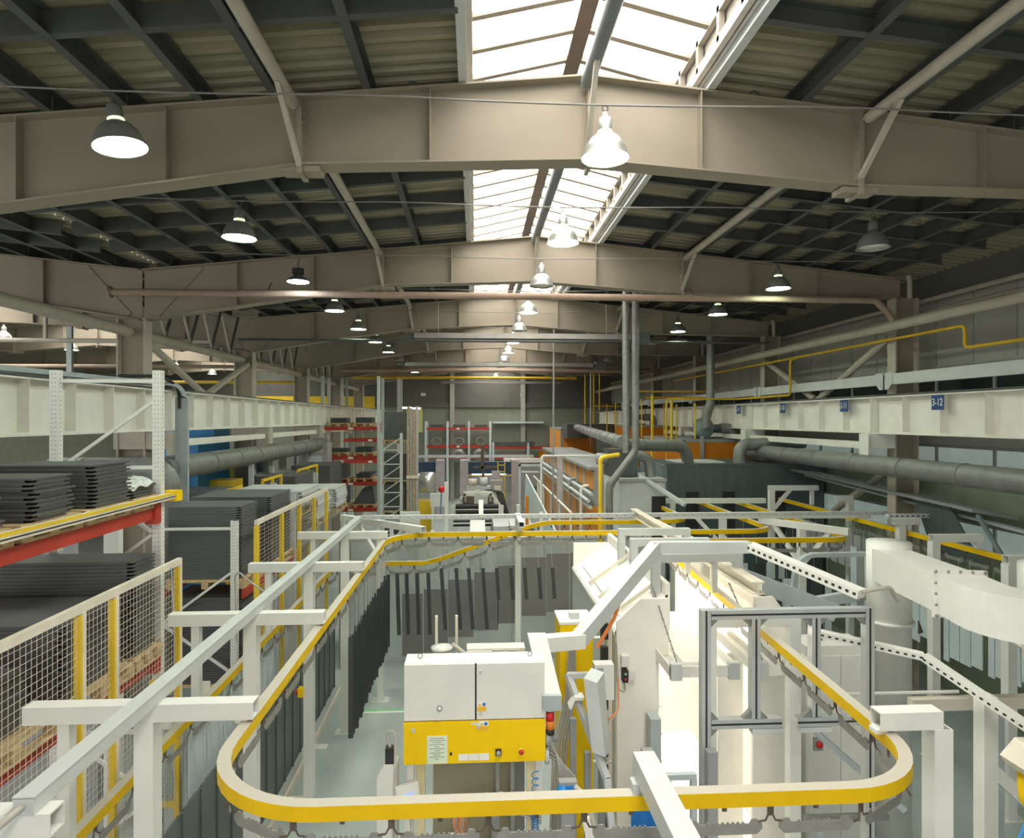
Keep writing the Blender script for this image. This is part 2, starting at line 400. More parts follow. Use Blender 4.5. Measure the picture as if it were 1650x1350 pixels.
for bay in (1, 2):
    y0 = .85 + 6 * bay
    for i in range(6):
        x = VAL - .5 - .8 * i; z = zt(x) + .11
        B().chan((x, y0 + .01, z), (x, y0 + 5.99, z), .09, .22, .01, 1).build('roof_purlin', darkst, None, '%s dark purlin over the left aisle from the valley, %s' % (ORD[i], bayname[bay]), 'purlin', 'dark aisle purlins')
    for i, yr in enumerate((.35, 1.45, 2.55, 3.65, 4.7)):
        xa, xb = VAL + .25, VAL - 4.6
        B().chan((xa - .3, y0 + yr, zt(xa - .3) + .105), (xb, y0 + yr, zt(xb) + .105), .08, .2, .008, 1).build('roof_strut', darkst, None, '%s dark cross strut over the left aisle, %s' % (ORD[i], bayname[bay]), 'strut', 'dark aisle cross struts')
# longitudinal tubes with knee bars
tn = {RX - .03: 'ridge', -1.85: 'left splice', 4.2: 'right splice'}
for bay in range(5):
    y0, y1 = .95 + 6 * bay, 6.75 + 6 * bay
    for x, nm in tn.items():
        z = zt(x) - .11; r = .075 if nm == 'ridge' else .06
        root = T('tie_tube', 'painted round tie tube on the %s line, %s' % (nm, bayname[bay]), 'tube', (x, y0, z), 'round tie tubes between the roof frames')
        B().tube([(x, y0 + .08, z), (x, y1 - .08, z)], r, 14).build('tube', tubep if nm != 'ridge' else ridget, root)
        B().box(x - .05, x + .05, y0 - .05, y0 + .1, z - .01, z + .01).box(x - .05, x + .05, y1 - .1, y1 + .05, z - .01, z + .01).build('end_plate', tubep, root)
        xb = x + (.0 if nm == 'ridge' else .05 if x < 0 else -.06)
        zb = 8.30 if nm == 'ridge' else 8.1
        B().bar((x, y1 - .6, z - .05), (xb, y1 - .03, zb), .05, .05).build('knee_bar', tubep, root)
# columns
for k, Y in enumerate(FY):
    if k >= 1:
        root = T('steel_stanchion', 'beige steel column on the left crane line, %s from the front' % ORD[k - 1], 'column', (-6.55, Y, 0), 'left steel columns', 'thing')
        B().box(-6.80, -6.32, Y - .006, Y + .006, 0, 7.42).build('web', cream, root)
        for x in (-6.82, -6.32): B().box(x - .015, x + .015, Y - .14, Y + .14, 0, 7.42).build('flange', tubep, root)
        B().box(-6.9, -5.85, Y - .12, Y + .12, 4.92, 5.24).box(-5.9, -5.84, Y - .16, Y + .16, 4.8, 5.26).build('corbel', tubep, root)
    if k >= 1:
        root = T('steel_stanchion', 'grey steel column along the right wall, %s from the front' % ORD[k - 1], 'column', (8.8, Y, 0), 'right steel columns', 'thing')
        B().box(8.6, 9.05, Y - .006, Y + .006, 0, 8.0).build('web', cream, root)
        for x in (8.58, 9.05): B().box(x - .015, x + .015, Y - .13, Y + .13, 0, 7.98).build('flange', tubep, root)
        B().box(8.0, 8.6, Y - .12, Y + .12, 4.9, 5.2).box(7.975, 7.995, Y - .16, Y + .16, 4.75, 5.19).build('corbel', offwhite, root)
        B().tube([(8.82, Y - .2, 7.95), (8.82, Y - .2, 8.3), (8.8, Y - .2, 8.36), (8.79, Y - .2, 8.42)], .05, 10).build('downpipe', tubep, root)
# crane girders
def girder(x, y0, y1, zb, ztp, sd, label, group):
    root = T('crane_girder', label, 'girder', (x, y0, zb), group)
    B().box(x - .007, x + .007, y0 + .01, y1 - .01, zb, ztp).build('web', girder_p, root)
    B().box(x - .17, x + .17, y0 + .005, y1 - .005, ztp - .02, ztp).build('top_flange', girder_p, root)
    B().box(x - .14, x + .14, y0 + .005, y1 - .005, zb, zb + .018).build('bottom_flange', girder_p, root)
    B().box(x - .03, x + .03, y0 + .005, y1 - .005, ztp, ztp + .05).build('crane_rail', darkst, root)
    for i in range(6):
        y = y0 + .03 + i * 1.0 if i else y0 + .02
        h = .16 if i else .17
        xa, xb = (x + .007, x + h) if sd > 0 else (x - h, x - .007)
        B().box(xa, xb, y, y + .012, zb + (.05 if i else .0), ztp - .02).build('stiffener', girder_p, root)
    return root
for k in range(6):
    y0 = .85 + 6 * (k + 1)
    girder(-6.05, y0, y0 + 6, 5.27, 6.05, 1, 'ivory crane girder on the left side, %s length from the front' % ORD[k], 'left crane girder lengths')
    girder(8.3, y0, y0 + 6, 5.2, 5.95, -1, 'ivory crane girder along the right wall, %s length from the front' % ORD[k], 'right crane girder lengths')
    if k:
        B().box(8.12, 8.36, y0 + .15, y0 + 5.85, 4.88, 5.02).build('box_girder', girder_p, None, 'ivory box beam under the right crane girder, %s from the front' % ORD[k - 1], 'beam', 'beams under the right girder')
        B().box(-6.2, -5.95, y0 + .15, y0 + 5.85, 4.95, 5.08).build('box_girder', girder_p, None, 'ivory box beam under the left crane girder, %s from the front' % ORD[k - 1], 'beam', 'beams under the left girder')
# number plates on the right girder
for i, (px, s) in enumerate(((1511, '3-12'), (1360, '3-11'), (1261, '3-10'), (1190, '3-9'), (1137, '3-8'))):
    p = atX(px, 645, 8.12); root = T('number_plate', 'dark blue plate reading %s on the right crane girder' % s, 'sign', (8.12, p.y, 5.74), 'number plates on the crane girder')
    pl = B().box(8.115, 8.125, p.y - .15, p.y + .15, 5.66, 5.92).build('plate', signb, root)
    tx = text(s, .17, (8.11, p.y, 5.79), (PI / 2, 0, -PI / 2), paperw, pl); tx.scale = (.85, 1.1, 1)
# right tie beams, braces, pipes
for k in range(1, 6):
    y0 = FY[k] - 6; y1 = FY[k]
    root = T('tie_bar', 'grey horizontal tie beam between right wall columns, %s from the front' % ORD[k - 1], 'beam', (8.5, y0, 6.2), 'tie beams on the right wall', 'thing')
    B().box(8.42, 8.56, y0 + .25, y1 - .25, 6.20, 6.42).build('box_section', lgrey, root)
    for y, q in ((y0, 1), (y1, -1)): B().prism([(8.40, y + q * .03, 6.45), (8.40, y + q * .27, 6.45), (8.40, y + q * .27, 6.22), (8.40, y + q * .14, 6.10), (8.40, y + q * .03, 6.10)], (.015, 0, 0)).build('gusset', lgrey, root)
root = T('vee_brace', 'vee shaped tube brace above the right crane girder', 'brace', (8.6, 15.85, 5.95))
for y in (13.0, 18.7): B().tube([(8.62, y, 7.2), (8.62, 15.85 + (.1 if y > 15 else -.1), 6.0)], .08, 12).build('brace_tube', tubep, root)
root = T('vee_brace', 'vee shaped brace above the left crane girder', 'brace', (-6.45, 15.85, 6.05))
for y in (13.0, 18.7): B().tube([(-6.45, y, 7.05), (-6.45, 15.85 + (.12 if y > 15 else -.12), 6.1)], .075, 12).build('brace_tube', tubep, root)
B().box(-6.6, -6.3, 15.6, 16.1, 6.05, 6.12).build('brace_foot', tubep, root)
root = T('vee_brace', 'lower tube brace on the right wall below the girder', 'brace', (8.9, 15, 3.2))
B().tube([(8.9, 13.1, 4.6), (8.9, 15.6, 3.2)], .08, 12).build('brace_tube', tubep, root)
for x, z, r, s in ((8.3, 7.36, .10, 'thick pale pipe running along the right wall columns'), (9.2, 7.66, .07, 'thin upper pale pipe along the right wall'), (9.3, 7.95, .05, 'topmost thin pipe along the right wall cladding')):
    B().tube([(x, 7, z), (x, YE - 1, z)], r, 14).build('wall_pipe', tubep, None, s, 'pipe')
for k in range(1, 6):
    B().tube([(-6.6, FY[k] - 5.85, 7.17), (-6.6, FY[k] - .15, 7.17)], .10, 14).build('tie_tube', tubep, None, 'beige tie tube between left columns below the valley, %s from the front' % ORD[k - 1], 'tube', 'tie tubes of the left columns')
for k in (1, 2, 3):
    root = T('zigzag_truss', 'zigzag brace truss in the left valley, %s from the front' % ORD[k - 1], 'truss', (-6.55, FY[k], 7.2), 'zigzag valley trusses')
    for i in range(4):
        ya = FY[k] + .6 + i * 1.2
        B().bar((-6.55, ya, 8.3), (-6.55, ya + .6, 7.25), .05, .05).build('brace_bar', tubep, root)
        B().bar((-6.55, ya + .6, 7.25), (-6.55, ya + 1.2, 8.3), .05, .05).build('brace_bar', darkst, root)
# gas pipe on the right wall
root = T('gas_pipe', 'yellow gas pipe with a step running along the right wall', 'pipe', (8.45, 10, 6.7))
B().tube(fillet([(8.45, 7.5, 6.73), (8.45, 10.7, 6.73), (8.45, 10.7, 7.12), (8.45, 27, 7.12)], .1), .032, 10).build('pipe', gasy, root)
B().tube(fillet([(8.45, 16.6, 7.1), (8.3, 16.6, 7.05), (8.3, 16.6, 6.13), (8.3, 20.0, 6.13), (6.0, 20.0, 6.13), (6.0, 20, 4.2)], .1), .032, 10).build('branch_pipe', gasy, root)
# lateral pipes and heaters
root = T('hanging_pipe', 'brown pipe crossing the whole hall behind the second frame', 'pipe', (1, 12.35, 7.85))
B().tube(fillet([(-6.75, 12.35, 7.85), (7.9, 12.35, 7.85), (8.15, 12.35, 7.62), (8.28, 12.35, 7.45)], .15), .065, 14).build('pipe', brownpipe, root)
B().lathe([(.001, -.02), (.11, -.02), (.11, .02), (.001, .02)], (-6.75, 12.35, 7.85), 14, 'x').build('flange', brownpipe, root)
for x in (-3.9, 4.25): B().tube([(x, 12.35, 7.88), (x, 12.6, 8.1)], .012, 6).build('hanger', darkst, root)
for i, (Y, Z, x0, x1, r, mt, lb) in enumerate(((17.6, 7.62, -6.3, 8.2, .035, darkst, 'thin dark pipe crossing the hall at mid depth'), (30, 7.75, -6.2, 8.4, .09, brownpipe, 'pale brown pipe crossing the hall far back'),
        (33, 7.6, -6.2, 5.2, .07, gasy, 'yellow tinted pipe crossing the hall farthest back'))):
    B().tube([(x0, Y, Z), (x1, Y, Z)], r, 10).build('hanging_pipe', mt, None, lb, 'pipe')
for i, (Y, x0, x1, z) in enumerate(((16.6, -1.55, 4.0, 7.55), (25.2, -2.7, 4.6, 7.55), (37.5, -2.0, 5.0, 7.55))):
    root = T('radiant_heater', 'long grey radiant heater hanging across the hall, %s from the front' % ORD[i], 'heater', (1, Y, z), 'radiant tube heaters')
    B().prism([(x0, Y - .2, z), (x0, Y - .12, z + .14), (x0, Y + .12, z + .14), (x0, Y + .2, z), (x0, Y + .17, z), (x0, Y + .1, z + .12), (x0, Y - .1, z + .12), (x0, Y - .17, z)], (x1 - x0, 0, 0)).build('reflector', heaterm, root)
    B().tube([(x0 - .3, Y, z + .06), (x1 + .2, Y, z + .06)], .05, 10).build('burner_tube', darkst, root)
    B().box(x1 + .1, x1 + .5, Y - .15, Y + .15, z - .1, z + .2).build('burner_box', darkst, root)
    for x in (x0 + .6, (x0 + x1) / 2, x1 - .6): B().tube([(x, Y, z + .14), (x, Y + .05, 8.5)], .008, 5).build('hanger', grey, root)
# ================================================================= LAMPS
def bell(lit):
    root = T('bell_lamp', 'x', 'lamp', (0, 0, 0), 'bell shaped high bay lamps')
    o = B().lathe([(.225, 0), (.218, .01), (.205, .07), (.175, .14), (.13, .195), (.085, .225), (.07, .235), (.068, .23), (.08, .22), (.125, .188), (.168, .135), (.198, .07), (.21, .012), (.225, 0)], (0, 0, 0), 28)
    o.build('reflector', lampout, root)
    B().lathe([(.07, .262), (.065, .37), (.05, .385), (.028, .39), (.022, .44), (.001, .45)], (0, 0, 0), 16).build('lamp_cap', lampcap if not lit else lampout, root); cap = [c for c in root.children if c.name.startswith('lamp_cap')][0]
    B().lathe([(.069, .243), (.071, .258), (.045, .262)], (0, 0, 0), 16).build('vent_ring', vent_em if lit else lampcap, cap)
    B().disc((0, 0, .025), .2, 24, 'z', .006).build('lamp_lens', lamp_em if lit else lamp_dim, root)
    B().tube([(.028 * math.sin(a * PI / 4), 0, .475 - .028 * math.cos(a * PI / 4)) for a in range(9)], .006, 6).build('hook', darkst, cap)
    return root
blit, bdim = bell(True), bell(False)
used = set()
def lamp(x, y, z, lit, label, tilt=0):
    src = blit if lit else bdim; rot = (0, tilt, 0)
    if src.name not in used:
        used.add(src.name); src.location = (x, y, z); src.rotation_euler = rot; src['label'] = label; src['_o'] = (x, y, z); return src
    return dup(src, (x, y, z), rot, label)
def led(x, y, z, label):
    root = T('hanging_led_lamp', label, 'lamp', (x, y, z), 'round led lamps')
    B().lathe([(.001, .14), (.07, .14), (.09, .10), (.21, .02), (.215, 0), (.2, 0), (.001, .01)], (x, y, z), 24).build('reflector', darkst, root)
    B().disc((x, y, z), .19, 24, 'z', .008).build('lamp_lens', led_em, root)
    B().box(x - .09, x + .09, y - .06, y + .06, z + .14, z + .24).build('driver_box', black, root)
    B().tube([(x, y, z + .24), (x, y, z + .32), (x + .02, y, z + .42)], .01, 6).build('hook', darkst, root)
LR = [6.02, 8.96, 11.87, 14.9, 17.9, 20.9, 24.0, 27.3, 30.5, 34.5, 38.5]
onL = [1, 1, 2, 1, 1, 1, 1, 0, 0, 2, 1]; onC = [1, 1, 0, 1, 0, 1, 1, 0, 0, 0, 1]; onR = [-1, 0, 1, 1, 1, 0, 0, 0, 0, -1, 1]
for i, y in enumerate(LR):
    for nm, x, st in (('left', -3.2, onL[i]), ('ridge', 1.22, onC[i]), ('right', 5.7, onR[i])):
        if st < 0: continue
        if st == 2: led(x, y, 7.98, 'round white led lamp on the %s row, %s from the front' % (nm, ORD[i]))
        else: lamp(x, y, 7.95, st, '%s bell lamp on the %s row, %s from the front' % ('lit' if st else 'unlit', nm, ORD[i]), -.16 if (i == 0 and nm == 'left') else 0)
    pts = []
    for k in range(25):
        x = -6.3 + 15 * k / 24.; s = min(abs(x - a) for a in (-3.2, 1.22, 5.7))
        pts.append((x, y, 8.50 - .05 * math.cos(min(1, s / 2.5) * PI / 2) + .03 * abs(x) / 8))
    if i < 6: B().tube(pts, .009, 6).build('lamp_wire', wiremat, None, 'thin cable carrying the lamps across the hall, %s from the front' % ORD[i], 'cable', 'lamp cables across the hall')
for i, (x, y, lt) in enumerate(((-14.2, 20.3, 1), (-14.1, 23.4, 1), (-14.1, 27.5, 0), (-9.7, 15.3, 1), (-14.2, 31.5, 1), (-14.1, 35.5, 1), (-9.7, 24.2, 0), (-9.7, 27.8, 1), (-9.7, 32, 1), (-9.7, 36, 1))):
    lamp(x, y, 7.9, lt, '%s bell lamp hanging in the left aisle, %s of the %s line' % ('lit' if lt else 'unlit', ORD[i % 10], 'ridge' if x < -12 else 'near'))
led(-10.2, 13.6, 7.95, 'round led lamp in the left aisle beside the beige tie tube')
for i, (Y, z, mt) in enumerate(((17.5, 7.55, tubep), (21.5, 7.2, brownpipe), (27, 7.0, gasy))):
    B().tube([(-21, Y, z), (-6.95, Y, z)], .06, 10).build('hanging_pipe', mt, None, ('beige', 'brown', 'yellow')[i] + ' pipe crossing the left aisle under its lamps', 'pipe')
for i, (x, y) in enumerate(((-13.2, 17.5), (-11.2, 17.5), (-9.2, 24), (-8.6, 26), (-8.2, 28))):
    B().box(x - .04, x + .04, y - .04, y + .04, 7.55, 8.6).build('hanging_rod', tubep, None, 'slim drop rod in the left aisle, %s counted rightwards' % ORD[i], 'rod', 'drop rods in the left aisle')
# ================================================================= OVERHEAD CONVEYOR
RZ = 3.34
r1 = fillet([(5.8, 17.6, RZ), (5.8, 12.15, RZ), (-1.6, 12.15, RZ), (-1.6, 3.62, RZ), (2.76, 3.62, RZ), (3.2, 11.22, RZ), (6.8, 11.22, RZ), (6.8, 17.4, RZ)],
            [0, .55, .85, .72, .62, .6, .45, 0], 10)
r2 = fillet([(4.55, 17, RZ), (4.55, 13.4, RZ), (1.5, 13.4, RZ), (1.15, 13.4, 3.27), (-.75, 13.4, 2.60), (-1.05, 13.4, 2.53), (-2.84, 13.4, 2.53), (-2.84, 2.6, 2.53)],
            [0, .6, .6, .6, .5, .5, .6, 0], 8)
r4 = [V((8.2, 17.2, RZ)), V((8.2, 7.2, RZ))]
B().sweep(r1, .08, .085).build('conveyor_rail', railm, None, 'yellow overhead conveyor rail looping round the front with rounded corners', 'rail')
B().sweep(r2, .075, .085).build('conveyor_rail', railm, None, 'yellow conveyor rail on the left that climbs towards the grey oven tunnel', 'rail')
B().sweep(r4, .08, .085).build('conveyor_rail', railm, None, 'straight yellow conveyor rail along the right side carrying white sheets', 'rail')
def at_s(path, s):
    for a, b in zip(path, path[1:]):
        L = (b - a).length
        if s <= L: return a + (b - a) * (s / L)
        s -= L
    return path[-1].copy()
def plen(path): return sum((b - a).length for a, b in zip(path, path[1:]))
def leg_of(p):
    if p.y < 4.6 and -1.2 < p.x < 2.3: return 'along the front run'
    if p.x < -1.2 and p.y < 11.6: return 'along the left run'
    if p.y > 11.6 and p.x < 5.2: return 'along the far run'
    if p.x < 3.6: return 'along the run into the booth'
    return 'beside the oven loops'
hkp = None
cnt = {}
def bars(path, s0, s1, drop, lab, group, teeth, mat=barm, step=.54):
    s = s0
    while s + step <= s1:
        p, q = at_s(path, s), at_s(path, s + step); d = (q - p).normalized(); leg = leg_of((p + q) / 2) if lab is None else lab
        cnt[leg] = cnt.get(leg, 0) + 1; n = cnt[leg] - 1
        root = T('hanger_bar', 'toothed hanger bar on the rail %s, %s in order' % (leg, ORD[n % 35]), 'hanger bar', p + V((0, 0, -drop)), group)
        zz = V((0, 0, -drop)); a, b = p + d * .05 + zz, q - d * .05 + zz; L = (b - a).length; up = V((0, 0, 1))
        prof = [(0, .02), (.03, .045), (.06, .045), (.075, .02)]
        if teeth:
            x = .11
            while x < L - .12:
                prof += [(x, .02), (x + .006, .031), (x + .014, .031), (x + .02, .02)]; x += .03
        prof += [(L - .075, .02), (L - .06, .045), (L - .03, .045), (L, .02), (L, -.01), (L - .03, -.04), (.03, -.04), (0, -.01)]
        sd = d.cross(up) * .004
        B().prism([a + d * u + up * w - sd for u, w in prof], sd * 2).build('bar', mat, root)
        h = B().bar(p + V((0, 0, -.04)), p + V((0, 0, -.115)), .034, .012, d.cross(up))
        h.tube([p + d * .012 + V((0, 0, -.11)), p + d * .03 + V((0, 0, -.145)), p + d * .075 + V((0, 0, -drop + .03))], .006, 5)
        h.tube([p - d * .012 + V((0, 0, -.11)), p - d * .03 + V((0, 0, -.145)), p - d * .075 + V((0, 0, -drop + .03))], .006, 5); h.build('hook', brown, root)
        m = (p + q) / 2
        B().bar(m + V((0, 0, -.04)), m + V((0, 0, -.085)), .026, .01, d.cross(up)).build('lug', brown, root)
        s += step
L1 = plen(r1)
bars(r1, 5.4, L1 - 5.2, .18, None, 'toothed hanger bars under the looped rail', True)
L2 = plen(r2)
bars(r2, 5.5, L2 - .2, .20, 'on the left climbing rail', 'hanger bars under the climbing rail', False)
bars(r4, 3.6, 9.8, .22, 'on the right straight rail', 'hanger bars under the right rail', False)
# supports: column, open tube arm, hangers, foot plate
def support(label, col, a0, a1, zt_, hang=(), w=.12, group='white conveyor supports', brace=(), mat=white, colw=.13, foot=True):
    root = T('conveyor_support', label, 'support', (col[0], col[1], 0), group)
    B().boxtube((col[0], col[1], 0.012), (col[0], col[1], zt_ - (w if a0 else 0)), colw, colw, .01, V((0, 1, 0))).build('column', mat, root)
    if foot: B().box(col[0] - .16, col[0] + .16, col[1] - .12, col[1] + .12, 0, .012).build('foot_plate', mat, root)
    if a0: B().boxtube((a0[0], a0[1], zt_ - w / 2), (a1[0], a1[1], zt_ - w / 2), w, w, .008).build('arm', mat, root)
    for (x, y, z0) in hang: B().box(x - .04, x + .04, y - .04, y + .04, z0, zt_ - w).build('hanger', mat, root)
    for p, q in brace: B().bar(p, q, .07, .08).build('brace', mat, root)
    return root
for i, y in enumerate((3.42, 4.66, 6.76, 9.06, 11.5)):
    support('white tee support left of the looped rail, %s from the front' % ORD[i], (-2.29, y), (-3.1, y), (-1.55 if i else -2.13, y), 3.52,
            [(-2.84, y, 2.56)] + ([(-1.64, y, 3.37)] if i else []))
support('white braced support at the far left rail corner', (-1.85, 12.75), (-2.75, 13.55), (-.95, 11.95), 3.52, [(-1.05, 12.1, 3.37)], brace=[((-1.85, 12.75, 2.7), (-2.4, 13.25, 3.42)), ((-1.85, 12.75, 2.7), (-1.35, 12.3, 3.42))])
support('slim white support post behind the far run of the rail', (.84, 12.75), (.84, 12.9), (.84, 11.75), 3.62, [(.84, 12.15, 3.37)], w=.1, colw=.11)
support('white portal post right of the looped rail at the front corner', (3.16, 4.25), (2.72, 4.25), (3.16, 4.25), 3.52, [(2.74, 4.25, 3.37)])
support('grey box arm reaching over the front rail from behind the viewpoint', (.98, 1.2), (.98, 1.1), (.98, 3.72), 3.56, [(.93, 3.64, 3.37)], w=.125, mat=lgrey, foot=True)
support('white vee braced support between the two rail loops', (6.22, 12.0), (5.73, 12.72), (6.75, 11.3), 3.52, [(5.85, 12.6, 3.37), (6.7, 11.4, 3.37)], brace=[((6.22, 12.0, 2.7), (5.9, 12.48, 3.42)), ((6.22, 12.0, 2.7), (6.55, 11.58, 3.42))])
support('long white beam on a post across the rail loops', (5.25, 13.45), (3.95, 13.55), (8.45, 13.4), 3.50, [(4.75, 13.5, 3.37), (5.8, 13.48, 3.37), (6.8, 13.45, 3.37), (8.2, 13.4, 3.37)], brace=[((5.25, 13.45, 2.8), (4.7, 13.5, 3.4))])
support('far white beam in front of the teal enclosure', (4.95, 16.0), (4.42, 16.02), (7.3, 15.9), 3.50, [(5.8, 16.0, 3.37), (6.8, 15.9, 3.37)], brace=[((4.95, 16.0, 2.9), (4.55, 16.0, 3.4))])
support('tall white portal with a corner brace before the teal enclosure', (7.32, 15.6), (7.25, 15.6), (8.5, 15.6), 3.85, [(8.35, 15.6, 3.37)], brace=[((7.32, 15.6, 3.2), (7.8, 15.6, 3.75))])
support('white goal post support right of the rail loops', (8.05, 11.8), (7.9, 11.8), (8.4, 11.8), 3.62, [(8.2, 11.8, 3.37)])
support('white hook support behind the cyclone pipe', (7.45, 10.1), (7.4, 10.1), (8.25, 10.1), 3.62, [(8.2, 10.1, 3.37)])
support('white post at the right frame edge carrying the straight rail', (7.35, 8.5), (7.3, 8.5), (8.3, 8.5), 3.62, [(8.2, 8.5, 3.37)])
support('white stub portal beside the right wall walkway', (8.55, 14.3), (8.2, 14.3), (8.6, 14.3), 3.75, [])
# cable ducts
d = B().bar((-2.25, 3.35, 3.565), (-2.25, 12.75, 3.565), .10, .085).box(-2.305, -2.195, 3.35, 12.75, 3.605, 3.615)
d.build('cable_duct', lgrey, None, 'long pale cable duct running on top of the left tee supports', 'cable duct')
def slotted(a, b, w, h, label, mat=lgrey, n=20, side=-1, up=V((0, 0, 1)), gap=.45, sm=None):
    a, b = V(a), V(b); root = T('cable_tray', label, 'cable tray', a); s, u = frame_of(b - a, up)
    t = B().bar(a, b, w, h, up); t.use(sm or black); dd = (b - a)
    for i in range(n):
        p = a + dd * ((i + .3) / n) + s * side * (w / 2); q = a + dd * ((i + .3 + gap) / n) + s * side * (w / 2); t.bar(p, q, .004, h * .32, up)
    t.build('tray', mat, root); return root
slotted((-2.2, 12.62, 3.60), (8.3, 12.62, 3.60), .1, .075, 'slotted cable trunk crossing behind the far run of the rail', n=62, side=1, gap=.18, sm=grey)
slotted((7.85, 11.9, 3.65), (8.9, 11.9, 3.65), .1, .07, 'short slotted cable trunk above the right goal post support', n=10, side=1)
B().tube(fillet([(-2.25, 3.4, 3.57), (-2.28, 3.1, 3.55), (-2.5, 2.95, 3.3)], .1), .018, 8).build('cable_bundle', cable, None, 'grey cables leaving the near end of the cable duct', 'cable')
# charcoal profiles on the left run
prof = B().chan((0, 0, 0), (0, 0, -1.3), .06, .045, .006, 1, V((0, 1, 0)))
def hung(mb, mat, name, label, cat, group, loc, rot=None, wires=()):
    root = T(name, label, cat, loc, group); mb2 = B(); mb2.add([v + V(loc) for v in mb.v], mb.f); mb2.build('body', mat, root)
    w = B()
    for (dx, dy, zz) in wires: w.tube([V(loc) + V((dx, dy, 0)), V((loc[0] + dx * .6, loc[1] + dy * .6, zz))], .0035, 5)
    w.build('hanging_wire', alu, root)
    if rot: root.rotation_euler = rot
    return root
pr = None
for i in range(23):
    y = 8.45 + i * .155; z = 2.68 - (.02 if i % 3 else 0)
    hung(prof, panel_d, 'hanging_profile', 'charcoal metal profile hung upright on the left run, %s from the front' % ORD[i], 'profile', 'charcoal profiles on the left run', (-1.6 + random.uniform(-.02, .02), y, z), None, [(0, .0, 3.15)])
long_p = B().box(-.034, .034, -.02, .02, -1.15, 0); short_p = B().box(-.034, .034, -.02, .02, -.6, 0)
for i, px in enumerate((640, 655, 672, 690, 711, 735, 755, 778, 800, 823, 845, 868, 890)):
    p = atY(px, 913, 12.15); z = 2.70 if i > 3 else 2.62
    hung(long_p if i < 8 else short_p, panel_d, 'hanging_profile', '%s dark profile hung aslant on the far run, %s from its near corner' % ('long' if i < 8 else 'short', ORD[i]), 'profile', 'dark profiles on the far run', (p.x, 12.15, z), (0, -.07 if i > 3 else -.03, 0), [(0, 0, 3.13)])
# grey sheets on the climbing rail
for i, (x0, x1, t, b) in enumerate(((648, 681, 957, 1056), (683, 721, 950, 1050), (722, 763, 934, 1026), (764, 803, 922, 1015), (802, 839, 911, 1004), (841, 880, 898, 992), (881, 917, 892, 985), (919, 956, 890, 983), (961, 998, 889, 982))):
    a, c = atY(x0, t, 13.4), atY(x1, b, 13.4)
    s = B().box(0, c.x - a.x, 0, .03, -(a.z - c.z), 0)
    zr = 3.1 if a.x > 1.2 else 3.1 - (1.2 - a.x) * .37
    hung(s, panel_l, 'hanging_sheet', 'stone grey sheet hung on the climbing rail, %s from its low end' % ORD[i], 'sheet', 'stone grey sheets on the climbing rail', (a.x, 13.4, a.z), (0, 0, 0), [(.05, 0, max(a.z + .1, zr)), (c.x - a.x - .05, 0, max(a.z + .1, zr))])
# dark sheets on the left low rail
for i in range(21):
    y = 4.35 + i * .42; s = B().box(-.012, .012, 0, .385, -1.58, 0).box(.012, .03, .36, .385, -1.58, 0)
    hung(s, greenp, 'hanging_sheet', 'grey green sheet hanging on the low left rail, %s from the front' % ORD[i], 'sheet', 'grey green sheets on the low left rail', (-2.84, y, 1.70), None, [(0, .06, 2.3), (0, .33, 2.3)])
for i in range(6):
    y = 6.9 + i * .48; s = B().box(-.008, .008, 0, .42, -.75, 0)
    hung(s, palepan, 'hanging_sheet', 'pale bluish sheet behind the low left rail, %s from the front' % ORD[i], 'sheet', 'pale sheets behind the low left rail', (-2.98, y, 2.30), None, [(.1, .05, 2.5), (.1, .37, 2.5)])
g = B().box(-2.74, -2.70, 4.0, 13.2, .0, .10)
g.build('floor_guide', beigepost, None, 'low beige guide rail on the floor under the left sheets', 'guide rail')
for i, y in enumerate((9.4, 10.9)):
    B().box(-2.70, -2.48, y, y + .16, 0, .014).build('floor_bracket', offwhite, None, 'white foot plate of the floor guide, %s from the front' % ORD[i], 'foot plate', 'guide foot plates')
B().box(-2.1, 1, 12.2, 12.26, .001, .004).build('trim_20', whiteline, kind='structure')
B().box(-2.1, 1, 12.26, 12.36, .001, .004).build('trim_21', greenline, kind='structure')
# white sheets on the right rail
for i in range(24):
    y = 7.75 + i * .245; L = 1.15 + .25 * random.random(); mt = palepan if y < 11.2 else (palepan if i % 2 else grey)
    s = B().box(-.01, .01, 0, .225 if i % 4 else .12, -L, 0)
    hung(s, mt, 'hanging_sheet', '%s strip hanging on the right straight rail, %s from the front' % ('pale blue white' if mt is palepan else 'grey', ORD[i]), 'sheet', 'strips on the right rail', (8.16, y, 2.75 - .1 * random.random()), None, [(0, .04, 3.14)])
for i in range(12):
    y = 12.4 + i * .3; s = B().box(-.01, .01, 0, .25, -.75, 0)
    hung(s, grey, 'hanging_sheet', 'grey sheet hanging on the right rail before the oven, %s from the front' % ORD[i], 'sheet', 'grey sheets before the oven', (8.2, y, 3.0), None, [(0, .04, 3.2)])
for i in range(10):
    x = 5.9 + .28 * (i % 5); y = 12.6 + (i // 5) * 1.4
    s = B().box(0, .13 + .1 * (i % 3 == 0), -.01, .01, -1.25, 0)
    hung(s, palepan if i % 3 else panel_d, 'hanging_strip', '%s strip standing upright behind the rail loops, %s of the row' % ('pale' if i % 3 else 'dark', ORD[i]), 'strip', 'upright strips behind the rail loops', (x, y, 2.3), None, [(0.05, 0, 3.25)])
